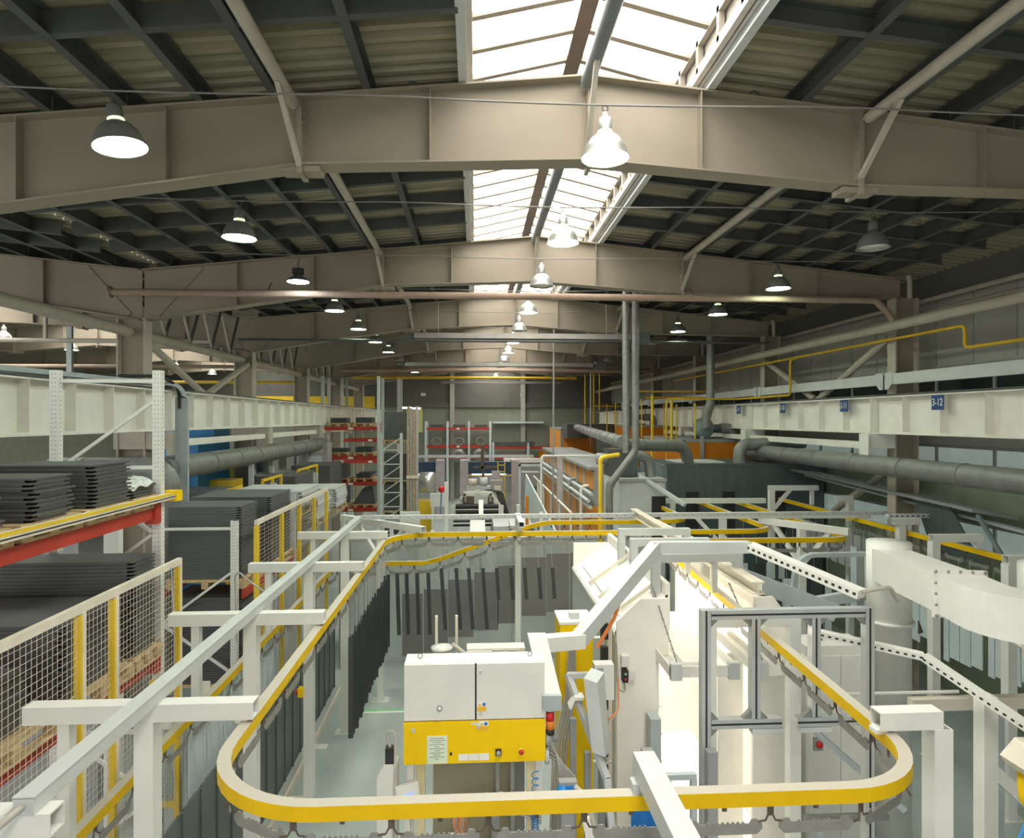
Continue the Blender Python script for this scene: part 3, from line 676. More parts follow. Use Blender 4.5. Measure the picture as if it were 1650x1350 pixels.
# ================================================================= SMOKY PARTITION WALL
root = T('clear_partition', 'smoky clear partition wall behind the grey hanging sheets', 'partition', (0, 14.6, 0), None, 'thing')
for i in range(9):
    B().box(-2.75 + i * .72, -2.04 + i * .72, 14.6, 14.612, .12, 2.78).build('clear_sheet', acry, root)
f = B()
for i in range(10): f.box(-2.775 + i * .72, -2.745 + i * .72, 14.59, 14.63, 0, 2.8)
f.box(-2.77, 3.7, 14.58, 14.64, 2.78, 2.83).box(-2.77, 3.7, 14.58, 14.64, .04, .14); f.build('post', alu, root)
root = T('side_partition', 'grey metal side wall along the left end of the clear partition', 'partition', (-2.9, 14, 0), None, 'thing')
B().box(-3.0, -2.8, 14.4, 16.5, 0, 2.8).build('wall_sheet', galv, root)
# ================================================================= LEFT PALLET RACK AND STACKS
def upright(mb, dots, x, y, z0, z1, s=.095):
    mb.box(x - s / 2, x + s / 2, y - .005, y + .003, z0, z1).box(x - s / 2, x - s / 2 + .006, y, y + .08, z0, z1).box(x + s / 2 - .006, x + s / 2, y, y + .08, z0, z1)
    z = z0 + .05; dots.use(grey)
    while z < z1 - .03:
        for q in (-.018, .018): dots.box(x + q - .005, x + q + .005, y - .0065, y - .0045, z, z + .014)
        dots.box(x + s / 2, x + s / 2 + .0015, y + .03, y + .045, z, z + .014); z += .05
def rack_frame(x0, x1, y, z1, name, label, mat, zig=True, top=True, group=None, step=.9, zstart=.4):
    root = T(name, label, 'rack', ((x0 + x1) / 2, y, 0), group); 
    for x in (x0, x1):
        m = B(); upright(m, m, x, y, 0, z1); m.build('upright', mat, root)
    z = zstart; k = 0
    if top: B().box(x0 + .05, x1 - .05, y + .02, y + .05, z1 - .14, z1 - .10).build('top_bar', mat, root)
    while z + step < z1 - .1 and zig:
        a, b = (x0 + .05, x1 - .05) if k % 2 == 0 else (x1 - .05, x0 + .05)
        B().bar((a, y + .035, z), (b, y + .035, z + step), .03, .035).build('brace', mat, root)
        if k % 2 == 0: B().box(x0 + .05, x1 - .05, y + .02, y + .05, z - .02, z + .02).build('cross_bar', mat, root)
        z += step; k += 1
    return root
rack_frame(-4.72, -3.6, 7.52, 6.05, 'storage_rack', 'tall pale rack frame rising above the sheet stacks', palepan if 0 else white, step=.75, zstart=.45)
rack_frame(-4.72, -3.6, 9.85, 3.98, 'storage_rack', 'lower pale rack frame in front of the big dark stack', white, step=.75, zstart=.95)
for z, lb in ((4.45, 'upper red rack beam under the yellow edged pallet shelf'), (2.79, 'lower red rack beam behind the mesh fence')):
    for x, s in ((-3.6, 'front'), (-4.72, 'back')):
        rb = B().box(x - .025, x + .025, 3.0, 7.5, z - .065, z + .065).box(x - .035, x + .035, 3.0, 7.5, z + .045, z + .065)
        rt = T('rack_rail', lb + ', ' + s + ' one', 'rack beam', (x, 5, z - .065)); bo = rb.build('beam', red, rt)
        B().box(x - .06, x + .06, 7.38, 7.50, z - .12, z + .10).build('end_bracket', red, bo)
root = T('shelf_edge', 'beige shelf edge board with a yellow end cap', 'shelf edge', (-3.56, 5.3, 4.56))
B().box(-3.555, -3.46, 3.0, 7.7, 4.585, 4.65).build('board', beigepost, root); B().box(-3.462, -3.455, 3.0, 7.7, 4.605, 4.615).build('black_line', black, root); B().box(-3.50, -3.457, 3.0, 7.7, 4.632, 4.653).build('yellow_line', yellow2, root)
B().box(-3.60, -3.44, 7.66, 7.80, 4.55, 4.67).build('end_cap', yellow, root)
def pallet(x0, x1, y0, y1, z0, label, group, mat=wood, axis='y'):
    root = T('wooden_pallet', label, 'pallet', ((x0 + x1) / 2, (y0 + y1) / 2, z0), group)
    d = B(); n = 5
    for i in range(n):
        if axis == 'y': a = x0 + (x1 - x0) * (i + .08) / n; d.box(a, a + (x1 - x0) / n * .84, y0, y1, z0 + .12, z0 + .142)
        else: a = y0 + (y1 - y0) * (i + .08) / n; d.box(x0, x1, a, a + (y1 - y0) / n * .84, z0 + .12, z0 + .142)
    for j in range(3): d.box(x0, x1, y0 + (y1 - y0 - .1) * j / 2, y0 + (y1 - y0 - .1) * j / 2 + .1, z0 + .10, z0 + .12)
    d.build('deck', mat, root)
    for i in range(3):
        b = B(); xx = x0 + (x1 - x0 - .1) * i / 2; b.box(xx, xx + .1, y0, y1, z0, z0 + .022)
        for j in range(3): b.box(xx, xx + .1, y0 + (y1 - y0 - .12) * j / 2, y0 + (y1 - y0 - .12) * j / 2 + .12, z0 + .022, z0 + .10)
        b.build('skid', mat, root)
    return root
def stack(x0, x1, y0, y1, z0, n, t, where, group, mat=panel_m, jit=.012):
    W, D = x1 - x0, y1 - y0; m = B()
    m.box(0, W, 0, D, t * .55, t * .97).box(0, W - .07, .010, .022, t * .02, t * .55).box(W - .022, W - .010, .07, D - .07, t * .02, t * .55).box(0, .012, .07, D, 0, t * .62).box(.05, W - .03, .05, D - .03, t * .2, t * .6)
    src = None
    for i in range(n):
        x, y = x0 + random.uniform(-jit, jit), y0 + random.uniform(-jit, jit); lb = 'dark folded sheet, %s from the top of the stack %s' % (ORD[n - 1 - i], where)
        if src is None: src = m.build('folded_sheet', mat, None, lb, 'panel', group, None, (0, 0, 0)); src.location = (x, y, z0)
        else:
            c = src.copy(); C.objects.link(c); c.location = (x, y, z0 + i * t); c['label'] = lb
for i, (a, b) in enumerate(((3.3, 4.3), (4.4, 5.2), (5.3, 6.08), (6.15, 6.9), (6.97, 7.46))):
    pallet(-4.7, -3.56, a, b, 4.515, 'wooden pallet under the upper sheet stacks, %s from the front' % ORD[i], 'pallets on the upper shelf', yellow2 if 0 else wood)
zt0 = 4.66
stack(-4.6, -3.60, 4.45, 5.12, zt0, 7, .036, 'nearest on the upper shelf', 'panels of the near upper stack', jit=.02)
stack(-4.72, -3.57, 5.42, 5.94, zt0, 10, .036, 'second on the upper shelf', 'panels of the second upper stack', jit=.02)
stack(-4.55, -3.57, 6.26, 6.92, zt0, 11, .037, 'third on the upper shelf', 'panels of the third upper stack')
pallet(-5.55, -4.8, 5.15, 6.25, 4.515, 'wooden pallet under the rearmost upper stack', 'pallets on the upper shelf')
B().box(-5.5, -5.45, 3.0, 7.5, 4.39, 4.515).build('rack_rail', red, None, 'rearmost upper red rack rail behind the sheet stacks', 'rack beam')
stack(-5.5, -4.85, 5.2, 6.2, zt0, 13, .036, 'rearmost on the upper shelf', 'panels of the back upper stack')
stack(-4.2, -3.6, 7.0, 7.46, zt0, 4, .03, 'under the plastic film', 'panels under the plastic film')
m = B(); N = 9
for i in range(N):
    for j in range(N):
        x = -4.25 + .68 * i / (N - 1); y = 6.98 + .52 * j / (N - 1); e = max(abs(i - 4), abs(j - 4)) / 4.
        z = 4.80 + .05 * random.random() + .05 - (.13 * random.random() + .03 if e > .9 else 0); m.v.append(V((x, y, z)))
m.f = [(i * N + j, (i + 1) * N + j, (i + 1) * N + j + 1, i * N + j + 1) for i in range(N - 1) for j in range(N - 1)]; m.sm = [True] * len(m.f)
o = m.build('plastic_film', film, None, 'crumpled clear plastic film over the end stack of the upper shelf', 'plastic film'); md = o.modifiers.new('s', 'SOLIDIFY'); md.thickness = .006; md = o.modifiers.new('u', 'SUBSURF'); md.levels = md.render_levels = 1
for i, (a, b) in enumerate(((3.6, 4.5), (4.6, 5.7), (5.8, 6.85), (6.9, 7.44))):
    pallet(-4.75, -3.5, a, b, 2.86, 'wooden pallet on the lower shelf behind the fence, %s from the front' % ORD[i], 'pallets on the lower shelf')
stack(-5.35, -3.56, 6.94, 7.4, 3.01, 26, .0385, 'tallest on the lower shelf', 'panels of the tall lower stack', jit=.004)
stack(-5.2, -3.6, 5.86, 6.8, 3.01, 17, .04, 'middle of the lower shelf', 'panels of the middle lower stack', jit=.006)
stack(-5.1, -3.65, 4.6, 5.5, 3.01, 11, .042, 'nearest on the lower shelf', 'panels of the near lower stack', jit=.02)
pallet(-4.65, -3.5, 9.98, 10.9, 2.93, 'wooden pallet under the big dark stack behind the lower rack frame', 'pallets of the big stacks', axis='x')
stack(-4.62, -3.55, 10.0, 10.75, 3.08, 30, .0365, 'right behind the lower rack', 'panels of the big stack', greenp, jit=.002)
pallet(-4.65, -3.5, 9.98, 10.9, 1.35, 'wooden pallet under the low dark stack behind the lower rack', 'pallets of the big stacks', axis='x')
stack(-4.62, -3.55, 10.0, 10.8, 1.50, 35, .037, 'lowest behind the lower rack', 'panels of the low stack', panel_m, jit=.004)
pallet(-4.9, -3.4, 11.0, 12.4, 2.93, 'wooden pallet under the second big stack', 'pallets of the big stacks', axis='x')
stack(-4.75, -3.45, 11.1, 12.3, 3.08, 30, .037, 'second behind the lower rack', 'panels of the second big stack', greenp, jit=.002)
for x, s in ((-3.5, 'near'), (-4.72, 'far')): B().box(x - .025, x + .025, 9.95, 12.6, 2.80, 2.92).build('rack_rail', red, None, 'red rack beam under the big dark stacks, %s one' % s, 'rack beam')
# ================================================================= MESH FENCES
def fence(y0, y1, x, ztop, posts, name, label, top_m, post_m, step=.055, zlow=.1, hs=.05):
    root = T(name, label, 'fence', (x, (y0 + y1) / 2, 0))
    B().box(x - .025, x + .025, y0, y1, ztop - .07, ztop).build('top_tube', top_m, root)
    for y in posts:
        p = B().box(x - .03, x + .03, y, y + .05, 0, ztop - .07).build('post', post_m, root)
        B().box(x - .03, x + .03, y - .028, y, 0, ztop - .09).build('panel_edge', yellow2, root)
    w = B(); y = y0
    while y < y1: w.box(x - .0014, x + .0014, y - .0014, y + .0014, zlow, ztop - .07); y += step
    z = zlow
    while z < ztop - .08: w.box(x - .0014, x + .0014, y0, y1, z - .0014, z + .0014); z += hs
    w.build('wire_mesh', beigepost, root)
    b = B()
    for z in (2.55, 1.2): b.box(x - .3, x, posts[-1] - .02, posts[-1] + .02, z, z + .06)
    b.build('wall_bracket', yellow2, root); return root
fence(3.2, 7.42, -3.3, 3.95, (4.35, 5.58, 6.08, 7.36), 'mesh_fence', 'wire mesh fence with yellow edged posts beside the left pallet rack', beigepost, beigepost, .06, .05, .062)
fence(9.92, 14.6, -3.3, 3.97, (9.94, 11.2, 12.3, 13.4, 14.5), 'mesh_fence', 'wire mesh fence with yellow posts beyond the big dark stacks', beigepost, yellow2, .2, .3, .06)
for i, (a, b) in enumerate(((13.3, 15.0), (16.4, 18.0), (19.6, 22.0))):
    fence(a, b, -5.3, 4.0, (a, (a + b) / 2, b - .05), 'mesh_fence', 'yellow framed mesh panel in the left background, %s from the front' % ORD[i], yellow2, yellow2, .3, 2.5, .08)
root = T('junction_box', 'small white junction box low on the mesh fence', 'junction box', (-3.25, 7.0, 2.3))
B().box(-3.27, -3.18, 6.95, 7.15, 2.25, 2.36).build('case', white, root); B().tube([(-3.22, 7.1, 2.36), (-3.24, 7.15, 3.2), (-3.27, 7.15, 3.9)], .008, 6).build('cable', cable, root)
root = T('notice_sheet', 'white paper sheet hanging on the fence end post', 'sign', (-3.2, 7.45, 2.2))
B().box(-3.12, -2.98, 7.44, 7.45, 2.17, 2.55).build('sheet', paperw, root)
B().tube(fillet([(-3.52, 9.75, 2.2), (-3.55, 9.75, 3.3), (-3.3, 9.6, 3.15), (-2.9, 9.3, 3.0), (-2.35, 9.1, 3.55)], .2), .013, 8).build('slack_cable', cable, None, 'slack grey cable draped from the rack upright to the cable duct', 'cable')
# ================================================================= POWDER BOOTH
BX0, BX1, BY0, BY1 = 1.66, 3.74, 7.5, 10.9
root = T('coating_booth', 'white powder coating booth with slanted roof flaps around the rail slot', 'coating booth', (2.9, 9, 0))
B().prism([(BX0, BY0, 0), (BX0 + .50, BY0, 0), (BX0 + .50, BY0, 2.72), (BX0 + .62, BY0, 2.72), (BX0 + .62, BY0, 3.38), (BX0 + .28, BY0, 3.38), (BX0, BY0, 3.12)], (0, .05, 0)).build('front_wall', warmwhite, root)
B().prism([(3.3, BY0, 0), (BX1, BY0, 0), (BX1, BY0, 3.12), (3.55, BY0, 3.38), (3.3, BY0, 3.38)], (0, .05, 0)).build('front_wall', warmwhite, root)
B().box(BX0 - .01, BX0 + .04, BY0 + .05, BY1, 0, 3.0).build('side_wall', lgrey, root)
B().box(BX1 - .04, BX1, BY0 + .05, BY1, 0, 3.1).build('side_wall', warmwhite, root)
B().box(BX0, 2.45, BY1 - .05, BY1, 0, 3.4).box(3.42, BX1, BY1 - .05, BY1, 0, 3.4).box(2.45, 3.42, BY1 - .05, BY1, 0, 2.2).build('back_wall', warmwhite, root)
for xa, za, xb, zb in ((BX0 - .02, 2.98, 2.28, 3.42), (BX1 + .02, 3.0, 3.40, 3.42)):
    B().prism([(xa, BY0 + .05, za), (xb, BY0 + .05, zb), (xb, BY0 + .05, zb - .04), (xa, BY0 + .05, za - .04)], (0, BY1 - BY0 - .05, 0)).build('roof_panel', warmwhite, root)
for y in (7.95, 8.75, 9.5): B().bar((BX0 + .02, y, 3.06), (2.26, y, 3.47), .035, .045).build('roof_bar', beigepost, root)
B().box(BX0 + .1, BX0 + .2, 7.6, 10.5, 3.06, 3.10).build('roof_batten', offwhite, root)
for x, s in ((2.28, 1), (3.40, -1)): B().box(x - .03, x + .03, BY0 + .05, BY1, 3.0, 3.55).build('slot_wall', warmwhite, root)
for i in range(12): pass
fl = B().box(BX0 + .05, BX1 - .05, BY0 - 3.0, BY1 - .05, .12, .18); fl.build('floor_grid', warmwhite, root)
cb = B().bar((2.25, 7.0, .32), (2.9, 10.2, .32), .10, .05)
for i in range(30): cb.bar((2.27 + .022 * i, 7.0 + .107 * i, .34), (2.12 + .022 * i, 7.05 + .107 * i, .34), .012, .012)
cb.build('comb_rail', offwhite, root)
for z in (1.35, 1.75, 2.15): B().tube([(3.0, 10.4, z), (3.55, 10.4, z)], .02, 8).build('inner_pipe', offwhite, root)
B().tube([(3.5, 10.38, 1.1), (3.5, 10.38, 2.3)], .02, 8).build('inner_pipe', offwhite, root)
for z in (1.2, 1.55, 1.9): B().tube([(2.16, 8.0, z), (2.34, 8.0, z)], .022, 8).build('gun_stub', offwhite, root)
B().box(2.98, 3.3, BY0 + .3, BY0 + .35, 0.18, 2.6).build('inner_door', warmwhite, root)
for x in (1.95, 3.55):
    B().tube([(x, 7.8, 2.75), (x, 10.5, 2.75)], .035, 8).build('booth_light', tube_em, root)
# hinged lids held by chains
for nm, x0, x1 in (('left', 2.12, 2.88), ('right', 3.08, 3.75)):
    r = T('booth_flap', 'white lid tray hanging on chains at the %s of the booth mouth' % nm, 'lid', ((x0 + x1) / 2, 7.3, 2.7), 'booth mouth lids')
    B().box(x0, x1, 6.92, 8.35, 2.68, 2.70).box(x0, x0 + .02, 6.92, 8.35, 2.70, 2.80).box(x1 - .02, x1, 6.92, 8.35, 2.70, 2.80).box(x0, x1, 6.92, 6.94, 2.70, 2.80).build('tray', offwhite, r)
    B().box(x0 + .22, x1 - .16, 7.15, 8.3, 2.70, 2.76).build('inner_plate', offwhite, r)
    for x in (x0 + .06, x1 - .06): B().box(x - .06, x + .06, 6.88, 6.95, 2.66, 2.84).build('corner_clip', lgrey, r)
    ch = B(); a, b = V((x0 + .08, 6.95, 2.84)), V((x0 + .02, 7.75, 3.5))
    for i in range(22):
        p = a.lerp(b, i / 22); q = a.lerp(b, (i + .8) / 22); ch.bar(p, q, .022 if i % 2 else .008, .008 if i % 2 else .022)
    ch.build('chain', galv, r)
# portal frames above the booth
for i, (y, x0, x1, z, zb) in enumerate(((9.55, 2.18, 3.22, 3.86, 2.75), (8.75, 2.17, 3.22, 3.86, 3.05), (7.75, 2.19, 3.26, 3.86, 3.36))):
    r = T('booth_portal', 'grey box section portal standing on the booth, %s from the front' % ORD[2 - i], 'portal', (x0, y, zb), 'portals on the booth')
    B().box(x0 - .05, x0 + .05, y - .05, y + .05, zb, z - .1).build('post', lgrey, r)
    B().box(x0 - .05, x1, y - .05, y + .05, z - .1, z).build('crossbar', lgrey, r)
    B().box(x1 - .1, x1, y - .05, y + .05, zb + .2, z - .1).build('post', lgrey, r)
    if i == 2: B().bar((x0 - .4, y, zb + .05), (x0 - .05, y, zb + .4), .06, .06).build('brace', lgrey, r)
    B().box(2.92 - .03, 2.92 + .03, y - .03, y + .03, 3.38, z - .1).build('hanger', lgrey, r)
B().ibeam((3.14, 7.0, 3.62), (3.2, 12.9, 3.62), .14, .14).build('steel_girder', beigepost, None, 'dusty beam lying lengthways above the booth slot', 'beam')
B().bar((3.45, 9.6, 3.56), (3.3, 13.2, 3.56), .13, .10).build('box_girder', white, None, 'white box beam running from the booth to the far supports', 'beam')
# box cable duct climbing over the booth
r = T('cable_tray', 'large pale box cable tray bending over the booth down to the yellow column', 'cable tray', (1.5, 7, 3))
pts = [V((.62, 6.35, 3.28)), V((1.05, 6.55, 3.24)), V((2.12, 7.45, 4.0)), V((3.25, 7.5, 3.98))]
B().sweep([pts[1], pts[2]], .13, .15).build('rising_length', lgrey, r)
B().sweep([pts[0], pts[1] + V((.04, 0, 0))], .14, .14).build('level_length', offwhite, r)
B().sweep([pts[2] - V((.05, 0, 0)), pts[3]], .13, .13).build('top_length', lgrey, r)
B().prism([(.52, 6.3, 3.36), (.70, 6.3, 3.36), (.80, 6.0, 2.92), (.62, 6.0, 2.92)], (.0, .14, 0)).build('drop_length', offwhite, r)
B().box(.62, .80, 5.96, 6.12, 2.79, 2.93).build('drop_end', bgrey, r)
B().tube([(1.62, 7.02, 3.62), (1.5, 6.9, 3.35), (1.3, 6.85, 3.05)], .02, 8).build('red_cable', orangec, r)
slotted((3.25, 7.5, 3.99), (3.92, 6.35, 3.72), .15, .09, 'slotted cable tray sloping from the booth portal to the aluminium frame', offwhite, 18, side=1)
slotted((3.6, 6.6, 3.25), (4.47, 6.2, 3.13), .12, .06, 'slotted cable tray behind the aluminium frame', offwhite, 14, side=1)
slotted((4.47, 6.2, 3.13), (4.95, 5.35, 2.72), .12, .06, 'slotted cable tray running down to the right edge', offwhite, 16, side=1)
B().tube(fillet([(3.92, 6.35, 3.74), (4.25, 6.4, 3.78), (4.4, 6.5, 3.6)], .12), .022, 8).build('cable', cable, None, 'grey cable leaving the sloping cable tray beside the cyclone', 'cable')
B().sweep([(3.35, 8.1, 3.50), (4.6, 8.0, 3.02)], .05, .22).build('side_plate', bgrey, None, 'blue grey side plate behind the sloping cable tray', 'plate')
B().sweep([(4.3, 8.3, 3.05), (5.4, 8.6, 3.1)], .08, .14).build('steel_girder', bgrey, None, 'blue grey beam left of the cyclone', 'beam')
r = T('cable_tray', 'curved perforated tray arching beside the cyclone', 'cable tray', (4.8, 9, 3.5))
B().sweep(fillet([(4.85, 9.6, 2.8), (4.9, 9.6, 3.42), (6.6, 9.5, 3.45)], .3), .1, .06).build('tray', bgrey, r)
# ================================================================= ALUMINIUM GATE FRAME
GY = 6.25
r = T('profile_gate', 'aluminium profile gate frame around the yellow rail at the booth mouth', 'gate frame', (3.1, GY, 0))
def alup(mb, p, q, w=.09):
    mb.bar(p, q, w, w, V((0, 1, 0)) if abs((V(q) - V(p)).z) > .1 else V((0, 0, 1)))
def algroove(p, q, w=.09):
    g = B(); p, q = V(p), V(q); o = V((0, -w / 2 - .001, 0)); g.bar(p + o, q + o, .018 if abs((q - p).z) > .1 else .004, .018 if abs((q - p).z) < .1 else .004, V((0, 1, 0)) if abs((q - p).z) > .1 else V((0, 0, 1))); return g
gp = [((2.26, GY, 0), (2.26, GY, 3.62), 'post'), ((3.92, GY, 0), (3.92, GY, 3.62), 'post'), ((2.31, GY, 3.575), (3.87, GY, 3.575), 'crossbar'), ((2.76, GY, 2.55), (2.76, GY, 3.53), 'drop_post'), ((3.37, GY, 2.55), (3.37, GY, 3.53), 'drop_post'),
      ((2.31, GY, 2.50), (3.02, GY, 2.50), 'crossbar'), ((3.18, GY, 2.50), (3.87, GY, 2.50), 'crossbar')]
for p, q, n in gp:
    m = B(); alup(m, p, q); o = m.build(n, alu, r); algroove(p, q).build('profile_groove', black, o)
for x, sx, z, sz in ((2.31, 1, 3.53, -1), (2.71, -1, 3.53, -1), (2.81, 1, 3.53, -1), (3.32, -1, 3.53, -1), (3.42, 1, 3.53, -1), (3.87, -1, 3.53, -1), (2.31, 1, 2.545, 1), (2.71, -1, 2.545, 1), (2.81, 1, 2.545, 1), (3.32, -1, 2.545, 1), (3.87, -1, 2.545, 1), (2.31, 1, 2.455, -1)):
    B().prism([(x, GY - .03, z), (x + sx * .08, GY - .03, z), (x, GY - .03, z + sz * .08)], (0, .06, 0)).build('corner_bracket', galv, r)
for x in (2.72, 3.2): B().box(x, x + .32, GY - .05, GY + .03, 2.40, 2.45).build('light_curtain', lgrey, r)
B().box(2.24, 2.34, GY - .14, GY - .05, 0, 2.28).build('guard_profile', grey, r)
r = T('white_portal', 'white square tube portal just behind the aluminium gate frame', 'portal', (3.2, 6.75, 0))
for x in (2.50, 3.42): B().box(x - .06, x + .06, 6.72, 6.84, 0, 3.42).build('post', white, r)
B().box(2.56, 3.36, 6.72, 6.84, 3.28, 3.42).build('crossbar', white, r)
# ================================================================= CYCLONE AND DUCTS
def cyclone(x, y, zt_, rr, label, zb=0):
    r = T('cyclone_pipe', label, 'cyclone', (x, y, zb), 'white cyclone pipes')
    B().lathe([(.001, zt_), (rr, zt_), (rr, zt_ - 1.0), (rr * .985, zt_ - 1.0), (rr * .985, zb), (.001, zb)], (x, y, 0), 36).build('shell', offwhite, r)
    B().lathe([(rr, zt_ - .98), (rr + .03, zt_ - .98), (rr + .03, zt_ - 1.02), (rr, zt_ - 1.02)], (x, y, 0), 36).build('flange_ring', offwhite, r)
    B().lathe([(rr * .97, zt_ - .002), (rr * .97, zt_ + .012), (.001, zt_ + .012)], (x, y, 0), 36).build('lid', white, r)
    B().prism([(x + rr, y - .2, zt_ - .95), (x + rr + .06, y - .2, zt_ - 1.1), (x + rr, y - .2, zt_ - 1.12)], (0, .02, 0)).build('latch', brown, r); return r
cyclone(5.30, 8.0, 3.92, .26, 'tall white cyclone pipe with a flat lid behind the gate frame')
cyclone(6.98, 7.5, 3.72, .30, 'second white cyclone pipe at the right edge behind the curved duct', 2.9)
r = T('air_duct', 'white rectangular air duct leaving the cyclone and curving to the right', 'air duct', (4.7, 6.5, 3.5))
ctr = [V((5.22, 7.85, 3.66)), V((4.92, 6.3, 3.72))]
arc = fillet([V((4.92, 6.3, 3.72)), V((4.76, 5.55, 3.72)), V((8.2, 5.0, 3.66))], 1.1, 14)
B().sweep(ctr, .43, .40).build('straight_length', offwhite, r)
B().sweep(arc, .43, .40).build('curved_length', offwhite, r)
t = (ctr[1] - ctr[0]).normalized(); s, u = frame_of(t); fl = B(); bo = B()
B().sweep([ctr[1] - t * .025, ctr[1] + t * .025], .51, .48).build('flange', offwhite, r)
for i in range(5):
    for sg in (-1, 1):
        bo.ball(ctr[1] + s * (i - 2) * .115 + u * sg * .225 + t * .02, .018, 8); bo.ball(ctr[1] + u * (i - 2) * .11 + s * sg * .235 + t * .02, .018, 8)
for k in range(len(bo.f) // 40): pass
bo.build('flange_rivet', galv, r)
r = T('pipe_elbow', 'white funnel shaped duct end under the second cyclone', 'duct', (6.9, 7, 1.9))
B().prism([(6.42, 6.8, 3.2), (7.2, 6.8, 3.2), (7.2, 6.8, 2.55), (6.5, 6.8, 2.55)], (0, .5, 0)).build('funnel', beigepost, r)
B().prism([(6.5, 6.8, 2.5), (7.2, 6.8, 2.5), (7.2, 6.8, 1.95), (6.5, 6.8, 1.95)], (0, .5, 0)).build('box_length', offwhite, r)
# white cabinet behind gate frame, with switches
r = T('control_cabinet', 'white control cabinet between the booth and the cyclone with round switches', 'cabinet', (4.4, 8, 0))
B().box(4.18, 5.0, 7.95, 8.4, .12, 2.62).build('body', offwhite, r)
B().box(4.2, 4.62, 7.93, 7.95, .2, 2.5).build('cabinet_door', offwhite, r); B().box(4.63, 4.98, 7.93, 7.95, .2, 2.5).build('cabinet_door', offwhite, r)
B().box(4.2, 5.0, 8.0, 8.35, 0, .12).build('plinth', teal, r)
for x in (4.42, 4.75): B().tube([(x + .05 * math.cos(a * PI / 6), 8.1, 2.64 + .06 * math.sin(a * PI / 6)) for a in range(7)], .012, 6).build('lifting_eye', galv, r)
B().disc((4.33, 7.925, 1.68), .05, 16, 'y', .02).build('stop_ring', yellow, r); B().disc((4.33, 7.905, 1.66), .03, 16, 'y', .04).build('stop_button', redl, r)
ms = B().box(4.26, 4.38, 7.90, 7.93, 1.32, 1.48).build('main_switch', grey, r); B().disc((4.32, 7.89, 1.40), .04, 14, 'y', .04).build('switch_knob', redl, ms)
B().tube([(4.0, 7.0, 2.42), (5.45, 7.0, 2.42)], .02, 8).build('round_bar', offwhite, None, 'thin white round bar running past the cyclone', 'bar')
r = T('grey_stairs', 'grey steel guard rail with sloping stringers under the white cabinet', 'guard rail', (3.95, 6.7, 0))
B().bar((3.55, 6.95, 2.25), (3.75, 6.95, 2.05), .05, .06).bar((3.75, 6.95, 2.05), (4.55, 6.6, 1.35), .05, .06).build('stringer', bgrey, r)
B().box(3.45, 4.35, 6.55, 6.61, 1.28, 1.34).build('hand_bar', galv, r)
for x in (3.6, 4.15, 4.5): B().box(x - .03, x + .03, 6.55, 6.61, 0, 1.28 if x < 4.4 else .9).build('post', bgrey, r)
B().bar((3.5, 6.6, .9), (4.6, 6.6, .25), .04, .06).build('brace', bgrey, r)
# A-frame at right edge
r = T('braced_support', 'white braced steel post at the right edge', 'frame', (4.9, 6, 0))
B().boxtube((4.95, 6.0, 0), (4.95, 6.0, 2.82), .14, .14, .01, V((0, 1, 0))).build('post', offwhite, r)
B().bar((5.0, 6.0, 2.1), (5.85, 6.0, 1.35), .10, .12).build('brace', offwhite, r)
B().box(4.85, 6.6, 6.9, 7.0, 2.25, 2.38).build('rail', beigepost, r)
for x in (5.9, 6.4): B().box(x - .06, x + .06, 6.95, 7.07, 0, 2.25).build('rear_post', bgrey, r)
r = T('spray_unit', 'yellow hooded unit with a blue hose at the right edge', 'spray unit', (4.85, 4.9, 1.8))
B().prism([(4.62, 4.85, 2.28), (4.75, 4.85, 2.42), (5.2, 4.85, 2.42), (5.2, 4.85, 2.2), (4.68, 4.85, 2.2)], (0, .3, 0)).build('hood', beigepost, r)
B().lathe([(.001, 1.85), (.1, 1.86), (.16, 1.95), (.17, 2.2), (.001, 2.2)], (4.86, 5.0, 0), 20).build('bowl', yellow, r)
B().box(4.63, 4.70, 4.84, 4.86, 2.21, 2.3).build('opening', black, r)
B().tube(fillet([(4.66, 4.8, 2.22), (4.5, 4.78, 1.9), (4.2, 4.7, 1.4), (4.0, 4.6, .9), (4.0, 4.6, .5)], .3), .014, 8).build('hose', bluec, r)
B().tube(fillet([(4.9, 4.8, 1.85), (4.55, 4.7, 1.6), (4.55, 4.7, 1.2), (4.8, 4.7, .9)], .2), .01, 8).build('hose', cable, r)
B().box(4.8, 4.92, 4.94, 5.06, -.42, 1.86).build('stand', offwhite, r); r.location += V((-.25, 0, .42))
r = T('stop_switch', 'small yellow emergency stop box on a left tee support column', 'switch', (-2.37, 9.02, 1.72))
B().box(-2.42, -2.35, 8.95, 9.05, 1.70, 1.82).build('case', yellow, r); B().lathe([(.001, 0), (.03, 0), (.035, .03), (.001, .04)], (-2.46, 9.0, 1.76), 14, 'x').build('stop_button', redl, r)
